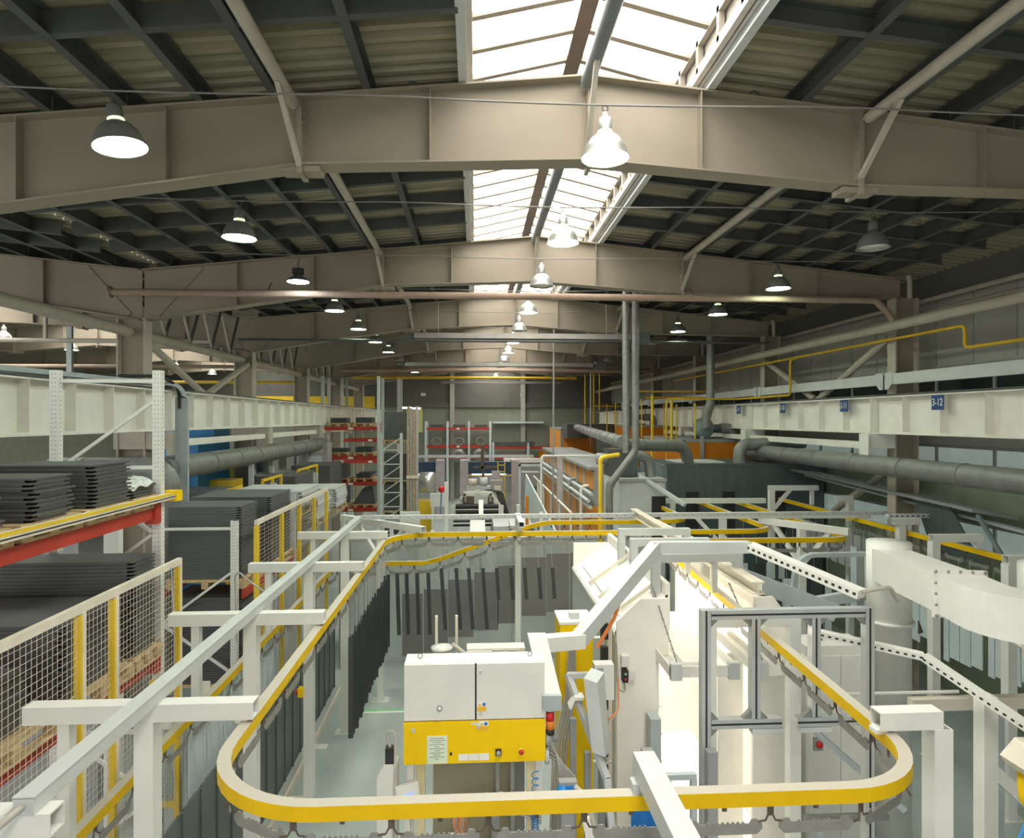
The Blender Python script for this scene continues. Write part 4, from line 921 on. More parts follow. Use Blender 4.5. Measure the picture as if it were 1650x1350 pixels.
# ================================================================= CONTROL UNIT AND ROBOT AREA
r = T('control_unit', 'white and yellow control unit with two upper doors on a frame', 'control unit', (0, 6.1, 0))
X0, X1 = -.655, .645; FYc = 6.0
B().box(X0, X1, FYc + .012, FYc + .27, 2.71, 3.235).build('upper_case', offwhite, r)
B().box(X0, -.005, FYc - .006, FYc + .012, 2.715, 3.23).build('upper_door', offwhite, r); B().box(.012, X1, FYc - .006, FYc + .012, 2.715, 3.23).build('upper_door', offwhite, r)
B().box(-.005, .012, FYc - .002, FYc + .013, 2.715, 3.23).build('door_gap_shade', black, r); B().box(X0, X1, FYc - .004, FYc + .012, 2.705, 2.715).build('joint_line', brown, r)  # black strip stands in for the shaded gap between the doors
yc = B().box(X0 - .005, X1 + .005, FYc - .02, FYc + .27, 2.32, 2.705).build('yellow_case', yellow, r)
drs = [c for c in r.children if c.name.startswith('upper_door')]; B().disc((-.33, FYc - .014, 2.83), .025, 20, 'y', .018).build('round_lock', grey, drs[0]); B().disc((-.33, FYc - .025, 2.83), .016, 16, 'y', .006).build('lock_face', paperw, drs[0])
for z in (3.14, 2.76): B().box(.035, .062, FYc - .02, FYc - .006, z, z + .03).build('door_lock', lgrey, drs[1])
for x, z in ((-.585, 2.62), (.008, 2.64)): B().box(x, x + .027, FYc - .034, FYc - .02, z, z + .035).build('case_lock', lgrey, yc)
def warnset(x, z, y):
    B().box(x, x + .085, y - .002, y, z + .045, z + .09).build('sticker', paperw, r)
    B().prism([(x + .008, y - .004, z + .05), (x + .036, y - .004, z + .05), (x + .022, y - .004, z + .078)], (0, .002, 0)).build('warning_triangle', warn, r)
    B().disc((x + .062, y - .003, z + .066), .016, 18, 'y', .002).build('mandatory_disc', mand, r)
    B().box(x, x + .08, y - .003, y, z, z + .042).build('orange_sticker', warn, r)
warnset(.018, 2.79, FYc - .006); warnset(.035, 2.615, FYc - .02)
B().box(-.04, .03, FYc - .022, FYc - .02, 2.672, 2.695).build('brown_sticker', beigepost, r)
nt = B().box(-.445, -.258, FYc - .024, FYc - .02, 2.325, 2.58).build('notice', paper, r); nl = B()
for i, (a, b) in enumerate(((.03, .15), (.02, .165), (.05, .13), (.02, .16), (.07, .11), (.02, .165), (.07, .12), (.03, .16), (.06, .12), (.02, .165), (.07, .11))):
    nl.box(-.445 + a, -.445 + b, FYc - .025, FYc - .024, 2.555 - i * .019, 2.559 - i * .019)
nl.build('lettering', ink, nt)
for i in range(3): B().box(-.155 + i * .095, -.065 + i * .095, FYc - .023, FYc - .02, 2.345, 2.405).build('info_sticker', paperw, r)
B().disc((-.225, FYc - .028, 2.415), .012, 14, 'y', .016).build('key_hole', black, r)
rb = B().box(.185, .24, FYc - .04, FYc - .02, 2.385, 2.445).build('rotary_base', black, r); B().disc((.2125, FYc - .05, 2.415), .02, 16, 'y', .03).build('rotary_knob', grey, rb)
B().disc((.425, FYc - .035, 2.415), .020, 16, 'y', .03).build('push_button', redl, r); B().disc((.425, FYc - .022, 2.415), .032, 18, 'y', .003).build('button_ring', yellow2, r)
for x in (-.52, .52): B().tube([(x + .022 * math.cos(a * PI / 4), FYc + .14, 3.262 + .022 * math.sin(a * PI / 4)) for a in range(9)], .005, 6).build('lifting_eye', galv, r)
for x in (X0 + .02, X1 - .08): B().box(x, x + .06, FYc + .05, FYc + .12, 0, 2.32).build('frame_leg', offwhite, r)
for x in (X0 + .1, X1 - .16): B().box(x, x + .08, FYc + .1, FYc + .16, 0, 2.32).build('frame_leg', M('cream yellow leg' + str(x > 0), (.78, .68, .42), .5), r)
B().box(-.4, .35, FYc + .2, FYc + .24, .6, 2.32).build('back_plate', M('olive back plate', (.30, .28, .19), .6), r)
for x in (.19, .33): B().box(x, x + .035, FYc + .06, FYc + .1, .3, 2.32).build('guide_bar', galv, r)
B().box(-.62, .62, FYc + .15, FYc + .25, 0, .8).build('lower_case', grey, r)
cc = [orangec, tealg, cable, orangec, cable, orangec]
for i in range(12):
    x = -.02 - .012 * i
    B().tube(fillet([(.12 + .01 * i, FYc + .02, 2.02 - .01 * i), (-.05 - .01 * i, FYc - .02, 1.98), (-.1 - .012 * i, FYc, 1.70), (-.06 + .02 * i, FYc + .05, 1.45)], .15), .007, 6).build('air_line', cc[i % 6], r)
for i in range(6): B().tube(fillet([(.22, FYc + .05, 2.0 - .03 * i), (.4, FYc + .02, 1.97 - .03 * i), (.62, FYc + .05, 1.85 - .03 * i)], .1), .012, 6).build('grey_hose', cable, r)
sp = [(.555 + .03 * math.cos(a * .55), FYc - .02 + .03 * math.sin(a * .55), 2.22 - a * (.0055 if a < 60 else .0022) - (0 if a < 60 else .2)) for a in range(0, 170)]
B().tube(sp, .0055, 6).build('coiled_hose', bluec, r)
B().boxtube((.16, FYc - .02, 1.55), (.45, FYc - .02, 1.55), .06, .05).box(.15, .22, FYc - .05, FYc + .02, 1.5, 1.98).build('valve_block', galv, r)
r = T('operator_display', 'white touch panel with a lit blue screen under the control unit', 'control panel', (-.62, 5.95, 1.9))
pm = B().box(-.11, .11, -.03, .03, -.13, .13); o = pm.build('housing', white, r, origin=None); o.location = (0, 0, .12); o.rotation_euler = (-.25, 0, .55)
o.data.transform(Matrix.Identity(4))
for v in o.data.vertices: v.co += V((-.62, 5.95, 1.9))
s2 = B().box(-.045, .045, -.034, -.03, -.06, .06).build('lit_screen', screen, r); s2.location = (0, 0, .12); s2.rotation_euler = (-.25, 0, .55)
for v in s2.data.vertices: v.co += V((-.62, 5.95, 1.9))
B().box(-.66, -.60, 5.97, 6.02, .0, 1.98).build('stand', offwhite, r)
r = T('wall_box', 'slim white enclosure with cables left of the control unit', 'enclosure', (-.86, 6.0, 1.3))
B().prism([(-.90, 5.95, 1.62), (-.72, 5.95, 1.62), (-.72, 5.95, 2.32), (-.84, 5.95, 2.32), (-.90, 5.95, 2.22)], (0, .2, 0)).build('case', white, r)
B().box(-.83, -.75, 6.0, 6.08, 2.32, 2.46).build('plug', black, r)
B().tube(fillet([(-.79, 6.04, 2.46), (-.83, 6.04, 2.62), (-.74, 6.04, 2.6), (-.73, 5.94, 2.3), (-.75, 5.94, 1.55)], .06), .014, 8).build('cable', cable, r)
for x in (-.86, -.78): B().box(x, x + .04, 6.0, 6.05, 0, 1.62).build('leg', grey, r)
r = T('hand_trolley', 'small metal tray with a bent handle under the front rail', 'trolley', (-.35, 5.6, .9))
B().box(-.5, -.12, 5.5, 5.8, .95, 1.62).build('tray', skin, r)
B().tube(fillet([(-.5, 5.5, 1.62), (-.5, 5.5, 1.82), (-.15, 5.5, 2.0), (-.12, 5.5, 1.62)], .05), .016, 8).build('handle', offwhite, r)
for x in (-.48, -.16): B().box(x, x + .03, 5.5, 5.55, 0, .95).build('leg', galv, r)
# small vented module behind the control unit
r = T('vent_module', 'beige module with two black slotted vents behind the control unit', 'module', (.18, 6.9, 2.4))
B().box(-.09, .52, 6.75, 6.92, 2.3, 3.10).build('case', beigepost, r)
B().box(-.09, .17, 6.73, 6.75, 2.97, 3.08).build('cover', offwhite, r)
for x in (.18, .34):
    B().box(x, x + .11, 6.735, 6.75, 2.88, 3.09).build('vent_panel', lgrey, r); v = B()
    for i in range(3): v.box(x + .012, x + .10, 6.728, 6.735, 2.91 + i * .058, 2.94 + i * .058)
    v.build('vent', black, r)
B().box(-.09, .52, 6.8, 6.9, 0, 2.3).build('stand', grey, r)
r = T('filter_pot', 'round filter pot with a white lid behind the control unit', 'filter', (-.42, 7.2, 0))
B().lathe([(.001, 0), (.1, 0), (.1, 3.0), (.001, 3.0)], (-.36, 7.0, 0), 20).build('pot', offwhite, r); B().lathe([(.001, 3.02), (.115, 3.02), (.12, 3.04), (.001, 3.06)], (-.36, 7.0, 0), 20).build('lid', white, r)
for x in (-.44, -.22): B().box(x, x + .028, 7.1, 7.14, 0, 3.34).build('post', beigepost, r)
B().tube([(-.25, 7.05, 3.05), (-.08, 6.95, 2.95)], .025, 8).build('hose', cable, r)
# yellow reciprocator column with cables
r = T('gun_mover', 'tall yellow gun mover column beside the booth wall', 'gun mover', (1.15, 7.35, 0))
B().box(.96, 1.34, 7.3, 7.75, 0, 3.16).build('column', yellow, r); B().box(.95, 1.35, 7.29, 7.76, 3.16, 3.19).build('cap', offwhite, r)
B().box(1.09, 1.20, 7.4, 7.5, 3.19, 3.26).build('cap_block', lgrey, r)
for i in range(6): B().tube(fillet([(1.05 + .012 * i, 6.6, 3.18), (1.06 + .012 * i, 7.24, 3.05), (1.02 + .02 * i, 7.22, 2.4), (.86 + .03 * i, 7.1, 1.9), (.80 + .02 * i, 6.9, .9)], .2), .012, 6).build('cable', cable, r)
r = T('gun_ladder', 'vertical gun carriage with black clamps between yellow column and booth', 'gun carriage', (1.55, 7.4, 0))
B().box(1.52, 1.58, 7.4, 7.46, 0, 3.3).build('mast', beigepost, r)
for i in range(9): B().box(1.45, 1.53, 7.36, 7.44, .8 + i * .27, .98 + i * .27).build('clamp', black, r)
for i in range(6): B().tube([(1.1, 7.45, 1.15 + .36 * i), (1.5, 7.45, 1.15 + .36 * i)], .022, 8).build('gun_arm', offwhite, r)
r = T('switch_box', 'small white switch boxes with a red and green button on the booth front', 'switch box', (1.75, 7.45, 2.5))
B().box(1.70, 1.79, 7.42, 7.5, 2.62, 2.74).build('upper_box', offwhite, r); B().box(1.71, 1.77, 7.40, 7.5, 2.44, 2.58).build('button_case', black, r); B().box(1.78, 1.86, 7.42, 7.5, 2.46, 2.56).build('side_box', offwhite, r)
B().disc((1.74, 7.395, 2.54), .015, 12, 'y').build('green_button', greenline, r); B().disc((1.74, 7.395, 2.48), .015, 12, 'y').build('red_button', redl, r)
B().tube(fillet([(1.74, 7.44, 2.44), (1.74, 7.40, 2.32), (1.66, 7.42, 2.36), (1.64, 7.45, 2.9)], .04), .010, 6).build('cable', cable, r)
# signal tower, enclosures
r = T('signal_tower', 'red and orange signal lamp at the side of the control unit', 'signal lamp', (.70, 5.98, 2.55))
for z, mt, n in ((2.55, black, 'base'), (2.60, amber, 'amber_module'), (2.68, redl, 'red_module'), (2.77, lgrey, 'cap')): B().lathe([(.001, z), (.04, z), (.04, z + (.045 if mt is black else .075 if n != 'cap' else .03)), (.001, z + (.045 if mt is black else .075 if n != 'cap' else .03))], (.70, 6.02, 0), 16).build(n, mt, r)
r = T('tilted_enclosure', 'grey electrical enclosure seen edge on, tilted beside the yellow column', 'enclosure', (1.15, 6.3, 2.3))
B().prism([(1.02, 6.05, 3.05), (1.14, 6.3, 3.05), (1.20, 6.3, 2.28), (1.10, 6.05, 2.35)], (.12, -.04, -.03)).build('case', lgrey, r)
B().tube(fillet([(1.2, 6.25, 2.3), (1.22, 6.2, 2.15), (1.32, 6.2, 2.18)], .04), .02, 8).build('cable_gland', cable, r)
B().box(1.2, 1.26, 6.2, 6.26, 0, 2.3).build('stand', grey, r)
r = T('white_controller', 'small white controller box with a grey display beside the tilted enclosure', 'controller', (1.3, 6.6, 2.6))
B().box(1.22, 1.42, 6.55, 6.68, 2.62, 2.98).build('case', white, r); B().box(1.24, 1.31, 6.545, 6.55, 2.86, 2.95).build('display', bgrey, r)
B().tube(fillet([(1.28, 6.6, 2.62), (1.34, 6.6, 2.35), (1.5, 6.7, 2.45), (1.52, 6.8, 2.75)], .08), .008, 6).build('cable', orangec, r)
B().tube(fillet([(1.26, 6.6, 2.62), (1.32, 6.6, 2.3), (1.48, 6.7, 2.4), (1.5, 6.8, 2.7)], .08), .008, 6).build('cable', cable, r)
B().box(1.29, 1.34, 6.62, 6.66, 0, 2.62).build('stand', grey, r)
r = T('sloping_rail', 'grey sloping steel rail leaning beside the control unit', 'rail', (1.0, 6, 1.5))
B().bar((.93, 6.5, 2.92), (1.23, 6.0, 2.13), .06, .05).bar((1.23, 6.0, 2.13), (1.27, 5.75, 1.3), .06, .05).build('bar', lgrey, r)
for x, y in ((.98, 6.45), (1.1, 6.3)): B().box(x - .03, x + .03, y - .03, y + .03, 0, 2.6 - (x - .93) * 2.2).build('post', grey, r)
B().box(.93, 1.25, 6.46, 6.52, 2.88, 2.93).build('crossbar', lgrey, r)
B().prism([(.92, 6.3, 2.66), (.98, 6.3, 2.76), (1.07, 6.3, 2.76), (1.06, 6.3, 2.73), (.98, 6.3, 2.73), (.94, 6.3, 2.64)], (0, .12, 0)).build('white_tag', paperw, r)
r = T('hose_bundle', 'thick bundle of beige hoses beside the control unit', 'hoses', (.8, 6, 1.5))
for i in range(14):
    B().tube(fillet([(.70, 6.1 + .01 * (i % 4), 2.42 - .01 * i), (.76 + .006 * i, 6.05, 2.36 - .01 * i), (.80 + .012 * i, 6.05, 2.1), (.76 + .012 * i, 6.1, 1.2)], .12), .010, 6).build('hose', cable, r)
B().lathe([(.001, 0), (.07, 0), (.07, .05), (.04, .06), (.04, .12), (.001, .12)], (.655, 6.05, 2.5), 18, 'x').build('round_coupling', grey, r)
B().lathe([(.001, 0), (.08, 0), (.08, .03), (.001, .03)], (.655, 6.05, 2.34), 18, 'x').build('round_coupling', lgrey, r)
r = T('blue_valve', 'bright blue pump body with a cream hose beside the control unit', 'pump', (.85, 5.9, 1.9))
B().lathe([(.001, -.09), (.06, -.09), (.065, .0), (.05, .09), (.001, .1)], (.80, 5.85, 2.08), 16).box(.80, .90, 5.81, 5.9, 2.0, 2.17).build('body', brightblue, r)
B().lathe([(.001, -.08), (.05, -.08), (.055, .02), (.04, .08), (.001, .09)], (.88, 5.86, 2.1), 16).build('second_body', brightblue, r)
B().box(.76, .92, 5.82, 5.9, 2.17, 2.2).build('clamp', grey, r)
B().tube(fillet([(.9, 5.82, 2.17), (1.0, 5.8, 2.08), (1.06, 5.8, 1.85), (1.05, 5.8, 1.2)], .12), .022, 8).build('hose', beigepost, r)
B().box(.78, .9, 5.84, 5.92, 0, 2.0).build('stand', grey, r)
slotted((.98, 5.7, 1.95), (1.2, 5.6, .8), .07, .05, 'perforated strut leaning under the front rail', offwhite, 14, side=1, up=V((0, 1, 0)))
r = T('profile_cassette', 'pair of grey aluminium profiles standing before the booth front', 'profile', (1.85, 6.9, 0))
B().box(1.74, 1.93, 6.8, 6.9, 0, 1.83).build('wide_profile', grey, r); B().box(1.80, 1.92, 6.86, 6.95, 1.78, 1.92).build('narrow_profile', grey, r)
for i in range(3): B().box(1.745 + .015 * i, 1.75 + .015 * i, 6.797, 6.8, 0, 1.83).build('groove', black, r)
B().box(1.98, 2.10, 7.2, 7.4, 0, 2.1).build('side_post', bgrey, None, 'blue grey post at the right edge of the booth front', 'post')
r = T('step_stand', 'small grey square tube stand before the booth mouth', 'stand', (2.0, 5.6, 0))
for p, q in (((1.59, 5.3, 2.52), (1.84, 5.3, 2.52)), ((1.82, 5.3, 0), (1.82, 5.3, 2.5)), ((1.60, 5.3, 2.5), (1.72, 5.15, 0))): B().bar(p, q, .05, .045, V((0, 1, 0)) if abs(q[2] - p[2]) > 1 else V((0, 0, 1))).build('bar', bgrey, r)
# blue jacket hanging on the booth operator stand
r = T('blue_jacket', 'bright blue work jacket hanging below the front rail near the booth', 'jacket', (1.72, 5.6, 1.2))
m = B(); nx, nz = 15, 13
for sgn in (0, 1):
    for j in range(nz):
        for i in range(nx):
            u, v = i / (nx - 1), j / (nz - 1); x = 1.36 + .36 * u + .05 * v * (u - .2); z = 2.27 - .72 * v
            y = 5.55 + (.16 if sgn else -.10) * math.sin(PI * u) ** .6 + .022 * math.sin(u * 17 + v * 3) + .012 * math.sin(v * 9 + u * 5)
            m.v.append(V((x, y, z)))
    o = sgn * nx * nz
    for j in range(nz - 1):
        for i in range(nx - 1):
            a = o + j * nx + i; f = (a, a + 1, a + nx + 1, a + nx); m.f.append(f if not sgn else f[::-1]); m.sm.append(True)
m.build('cloth', clothb, r)
B().tube(fillet([(1.66, 5.52, 2.18), (1.74, 5.5, 1.95), (1.74, 5.48, 1.66)], .1), [.06] * 9 if 0 else .05, 10).build('sleeve', clothb, r)
B().box(1.50, 1.56, 5.58, 5.62, 0, 2.2).build('stand_post', grey, r)
B().tube([(1.62, 5.5, 1.62), (1.76, 5.5, 1.56)], .07, 10).build('dark_lining', black, r)
# ================================================================= OVENS ON THE RIGHT
r = T('dryer_enclosure', 'large dark teal dryer enclosure with dark entry slots', 'enclosure', (7, 17, 0))
B().box(5.12, 9.45, 17.0, 19.4, 2.3, 4.28).build('hood', teal, r); B().box(5.0, 5.12, 17.0, 19.4, 0, 4.26).build('side_panel', tealg, r)
B().box(5.12, 9.45, 17.05, 19.4, 0, 2.3).build('lower_wall', teal, r)
for x in (5.8, 6.8, 8.2): B().box(x - .17, x + .17, 16.98, 17.0, 2.4, 3.55).build('entry_slot', black, r)
B().box(5.6, 6.9, 17.5, 18.8, 4.28, 4.31).build('roof_sheet', lgrey, r); B().box(5.1, 9.47, 16.98, 17.02, 4.24, 4.30).build('roof_edge', teal, r)
r = T('oven_tunnel', 'grey oven tunnel box with a dark rail slot', 'oven', (4.1, 16, 0))
B().box(3.48, 4.62, 15.5, 17.4, 0, 4.05).build('body', lgrey, r); B().box(3.55, 4.55, 15.48, 15.5, .2, 3.95).build('front_panel', grey if 0 else lgrey, r)
B().box(4.28, 4.62, 15.46, 15.5, 2.3, 3.62).build('entry_slot', black, r)
B().bar((4.05, 15.7, 4.1), (4.75, 14.4, 3.55), .08, .08).build('strut', lgrey, r); B().box(3.45, 4.65, 15.45, 15.5, 3.98, 4.05).build('roof_edge', grey, r)
def oven(x0, x1, y0, y1, z0, z1, label, mat, group='orange oven blocks'):
    r = T('oven_block', label, 'oven', ((x0 + x1) / 2, (y0 + y1) / 2, z0), group)
    B().box(x0, x1, y0, y1, z0, z1).build('body', mat, r)
    e = .09
    for a, b, c, d in ((x0 - .02, x0 + e, z0, z1), (x1 - e, x1 + .02, z0, z1)): B().box(a, b, y0 - .02, y0 + .05, c, d).build('corner_post', grey, r)
    B().box(x0 - .02, x1 + .02, y0 - .02, y1, z1 - .06, z1 + .03).build('roof_edge', grey, r); return r
oven(6.6, 9.0, 20.2, 25, 0, 4.82, 'near orange oven block behind the teal dryer', oranged)
B().box(7.15, 7.25, 20.1, 20.2, 3.8, 4.95).build('vertical_strip', grey, None, 'grey vertical strip on the near orange oven block', 'strip')
oven(6.9, 9.0, 27.5, 32, 0, 5.2, 'far orange oven block beyond the yellow pipes', oranged)
oven(4.4, 6.2, 33, 38, 0, 5.0, 'farthest orange oven block with a dark fan housing', orange)
B().box(4.5, 6.9, 31.5, 33.5, 4.55, 5.25).build('blower_housing', darkst, None, 'dark fan housing on the farthest oven', 'fan housing')
r = T('long_oven', 'long orange panelled oven with grey pipework along its side', 'oven', (4, 22, 0))
B().box(3.25, 4.5, 17.5, 30, 0, 4.1).build('body', grey, r)
for i in range(9):
    y = 17.6 + i * 1.38
    B().box(3.2, 3.25, y, y + 1.22, .2, 3.05).build('side_panel', orange, r)
    B().box(3.18, 3.25, y + 1.22, y + 1.38, 0, 4.1).build('panel_post', bgrey, r)
    B().box(3.22, 3.26, y, y + 1.22, 3.55, 4.05).build('upper_panel', orange, r)
B().box(3.1, 4.5, 17.5, 30, 4.1, 4.18).build('roof_edge', grey, r)
for z, x in ((3.15, 3.05), (3.32, 3.0), (3.5, 3.08)): B().tube([(x, 17.0, z), (x, 29.5, z)], .05, 10).build('side_pipe', lgrey, r)
for y in (18.2, 20.4, 23): B().tube(fillet([(3.0, y, .3), (3.0, y, 3.6), (3.3, y, 3.6)], .12), .045, 8).build('riser_pipe', grey if y > 19 else offwhite, r)
for y in (17.9, 19.6, 21.8): B().box(3.05, 3.2, y, y + .3, 1.2, 1.7).build('valve_box', galv, r)
B().box(3.15, 4.5, 17.42, 17.5, .1, 3.1).build('end_panel', orange, r)
r = T('guard_rail', 'white tube guard rail before the long oven', 'guard rail', (2.6, 18, 0))
for i in range(5): B().tube([(2.45, 16.5 + i * 2.2, 0), (2.45, 16.5 + i * 2.2, 3.1)], .03, 8).build('post', offwhite, r)
B().tube(fillet([(2.45, 16.4, 3.1), (2.45, 27, 3.1)], 0), .03, 8).build('hand_tube', offwhite, r)
B().tube(fillet([(2.05, 20, 1.0), (2.05, 20, 4.35), (4.2, 20, 4.35)], .1), .035, 8).build('white_pipe', offwhite, None, 'thin white pipe frame in front of the long oven', 'pipe')
# ducts
def duct(pts, rr, label, fr=.4, mat=ductm, bands=True):
    root = T('round_duct', label, 'duct', pts[0]); path = fillet(pts, fr, 8); B().tube(path, rr, 18).build('pipe', mat, root)
    if bands:
        L = plen(path); s = .6
        while s < L - .3:
            p = at_s(path, s); q = at_s(path, s + .03); B().tube([p, q], rr + .012, 18).build('band', mat, root); s += 1.5
    return root
duct([(3.56, 15.1, 8.9), (3.56, 15.1, 4.7)], .085, 'left one of the paired tall grey chimney pipes', .3, galv)
duct([(3.76, 15.0, 8.9), (3.76, 15.0, 4.75), (3.12, 14.9, 3.95), (3.12, 14.9, 1.0)], .085, 'right one of the paired chimney pipes, bending down to the left', .3, ductm)
duct([(3.8, 16.4, 4.85), (5.75, 17.5, 4.75), (5.9, 17.6, 4.25)], .16, 'grey duct bending down into the teal dryer roof', .4)
duct([(4.9, 31, 5.1), (3.75, 16.2, 4.9)], .17, 'long grey duct running back from the chimney pipes', .3)
duct([(3.9, 15.9, 4.6), (4.35, 16.0, 4.55), (4.4, 16.0, 4.05)], .13, 'short grey bend onto the oven tunnel roof', .3)
duct([(7.35, 17.6, 4.28), (7.35, 17.6, 4.78), (9.2, 17.6, 4.85)], .17, 'thick grey elbow duct on the teal dryer roof', .35)
duct([(8.0, 6.5, 4.58), (8.0, 19, 4.58)], .19, 'big round grey duct running along the right wall', .3)
duct([(7.6, 20.5, 8.6), (7.6, 20.5, 5.9)], .13, 'tall grey chimney pipe over the near orange oven', .3, galv)
duct([(7.6, 20.5, 6.0), (7.45, 20.5, 5.55), (7.45, 20.5, 5.2)], .15, 'flexible duct between chimney pipe and fan', .2, ductm, False)
duct([(6.95, 28.5, 8.6), (6.95, 28.5, 6.4), (6.6, 28.5, 5.9)], .13, 'farther grey chimney pipe over the far orange oven', .3, galv)
def fan(x, y, z, label):
    r = T('blower_fan', label, 'blower', (x, y, z), 'oven roof blowers')
    B().lathe([(.001, -.14), (.30, -.14), (.34, -.06), (.34, .06), (.30, .14), (.001, .14)], (x, y, z + .34), 20, 'y').build('scroll', tealg, r)
    B().tube([(x, y, z + .34), (x + .6, y, z + .34)], .13, 14).build('motor', teal, r); B().box(x - .3, x + .6, y - .15, y + .15, z, z + .06).build('skid', darkst, r)
    B().tube(fillet([(x + .55, y, z + .34), (x + 1.0, y, z + .34), (x + 1.0, y, z - .05)], .25), .16, 14).build('outlet_bend', ductm, r)
fan(7.4, 20.6, 4.86, 'blower fan with a bend on the near orange oven'); fan(6.9, 28.3, 5.24, 'blower fan on the far orange oven')
r = T('burner_unit', 'dark burner unit on the tunnel beside the chimney pipes', 'burner', (3.6, 16, 4.05))
B().box(3.3, 4.0, 15.8, 16.5, 4.08, 4.75).build('housing', darkst, r); B().box(3.75, 4.02, 15.78, 15.8, 4.15, 4.5).build('cover', teal, r); B().lathe([(.001, 0), (.14, 0), (.14, .3), (.001, .3)], (3.05, 16.1, 4.5), 16, 'x').build('motor', grey, r)
B().tube(fillet([(2.85, 14.6, .5), (2.85, 14.6, 4.62), (3.3, 14.7, 4.68)], .1), .05, 12).build('gas_riser', yellow2, None, 'thick yellow gas riser before the orange panels', 'pipe')
for i, (px, Y, z0, z1, rr) in enumerate(((1027, 22, 3.9, 6.45, .03), (1034, 22.5, 4.0, 6.2, .02), (1051, 21.5, 3.5, 6.3, .05), (1082, 21, 4.5, 6.2, .05), (1090, 22, 4.4, 6.0, .025), (1120, 20.5, 4.8, 6.0, .03), (1070, 23, 4.0, 6.0, .02), (943, 36, 5.2, 8, .05), (957, 34, 5.0, 8, .05), (966, 30, 5.9, 7.9, .03), (978, 30, 4.8, 6.2, .03), (992, 27, 4.6, 6.2, .03))):
    x = atY(px, 650, Y).x; B().tube([(x, Y, z0), (x, Y, z1)], rr, 8).build('gas_drop', yellow2 if Y < 25 else gasy, None, 'vertical yellow gas pipe near the oven roofs, %s in order' % ORD[i], 'pipe', 'vertical yellow gas pipes')
for Y, xa, xb, z, lb in ((22, 5.6, 11, 6.45, 'long level yellow gas pipe above the oven blowers'), (22.5, 6.0, 9.2, 6.25, 'short level yellow gas pipe under the long one'), (30, 5.5, 7.0, 6.1, 'small yellow pipe loop far back near the right wall')):
    B().tube([(xa, Y, z), (min(xb, 8.4), Y, z)], .03, 8).build('gas_branch', gasy, None, lb, 'pipe')
B().tube([(2.45, 20, 9.0), (2.4, 20, 1.2)], .028, 8).build('drop_pipe', grey, None, 'dark vertical pipe hanging in the middle of the hall', 'pipe')
B().tube([(5.4, 30, 7.7), (5.4, 30, 4.2)], .04, 8).build('drop_pipe', tubep, None, 'cream vertical pipe hanging before the far wall', 'pipe')
r = T('glass_canopy', 'dark sloping canopy with a ribbed roof near the right wall', 'canopy', (8.9, 13, 2))
B().prism([(8.5, 10.6, 3.9), (9.35, 10.6, 3.75), (9.35, 17, 4.0), (8.5, 17, 4.1)], (0, 0, .06)).build('roof_sheet', grey, r)
B().prism([atX(1475, 808, 8.66), atX(1528, 812, 8.66), atX(1578, 905, 8.66), atX(1502, 888, 8.66)], (.03, 0, 0)).build('dark_side', teal, r)
B().bar((8.6, 10.6, 3.85), (8.9, 9.3, 1.9), .05, .06).build('edge_bar', tealg, r)
B().bar((8.85, 8.5, 3.62), (8.85, 16.8, 4.0), .12, .05).build('ladder_tray', bgrey, None, 'blue grey ladder tray sloping along the right wall', 'cable tray')
# ================================================================= LEFT BACKGROUND
duct([(-6.0, 26, 4.52), (-6.0, 12.7, 4.52)], .24, 'big grey duct hanging along the left side below the girder', .3)
duct([(-7.9, 12.5, 4.56), (-5.78, 12.5, 4.56), (-5.78, 12.5, 0)], .22, 'grey duct elbow dropping to the floor beside the tall rack', .35)
duct([(-6.0, 25.9, 4.5), (-5.9, 26.3, 4.4), (-5.9, 26.3, 1)], .2, 'far grey duct elbow dropping to the floor', .2)
for i, (x, y) in enumerate(((-6.3, 20), (-6.6, 22.5), (-6.2, 23.6))): duct([(x, y, 4.4), (x, y, 0)], .14, 'upright grey branch duct below the long left duct, %s from the front' % ORD[i], .2, galv, False)
r = T('cable_chute', 'grey perforated cable tray arching over the left girder and dropping to the floor', 'cable tray', (-6.0, 13.8, 3))
B().sweep(fillet([(-6.12, 8.0, 6.15), (-6.12, 12.6, 6.18), (-5.74, 13.0, 6.18), (-5.74, 13.0, 3.2)], .35, 10), .24, .07).build('tray', bgrey, r)
h = B()
for i in range(50): h.box(-5.845, -5.835, 13.845, 13.87, 3.3 + i * .055, 3.325 + i * .055)
h.build('tray', darkst, r) if 0 else None
for z in range(26): pass
B().tube(fillet([(-6.2, 11.6, 6.25), (-5.9, 12.4, 6.3), (-5.77, 12.95, 6.15), (-5.77, 12.95, 5.7)], .3), .03, 8).build('cable', black, r)
B().box(-6.25, -6.1, 9.0, 13.2, 6.06, 6.09).build('edge_strip', beigepost, r)
B().box(-12.2, -12.05, 20, 20.1, 6.1, 8.3).build('trunking', bgrey, None, 'grey upright trunking rising above the girder at the left edge', 'trunking')
def machine(name, label, cat, parts, group=None):
    xs = [p[2] for p in parts]; r = T(name, label, cat, (sum(p[2][0] for p in parts) / len(parts), parts[0][2][2], 0), group)
    for n, mt, (x0, x1, y0, y1, z0, z1) in parts: B().box(x0, x1, y0, y1, z0, z1).build(n, mt, r)
    return r
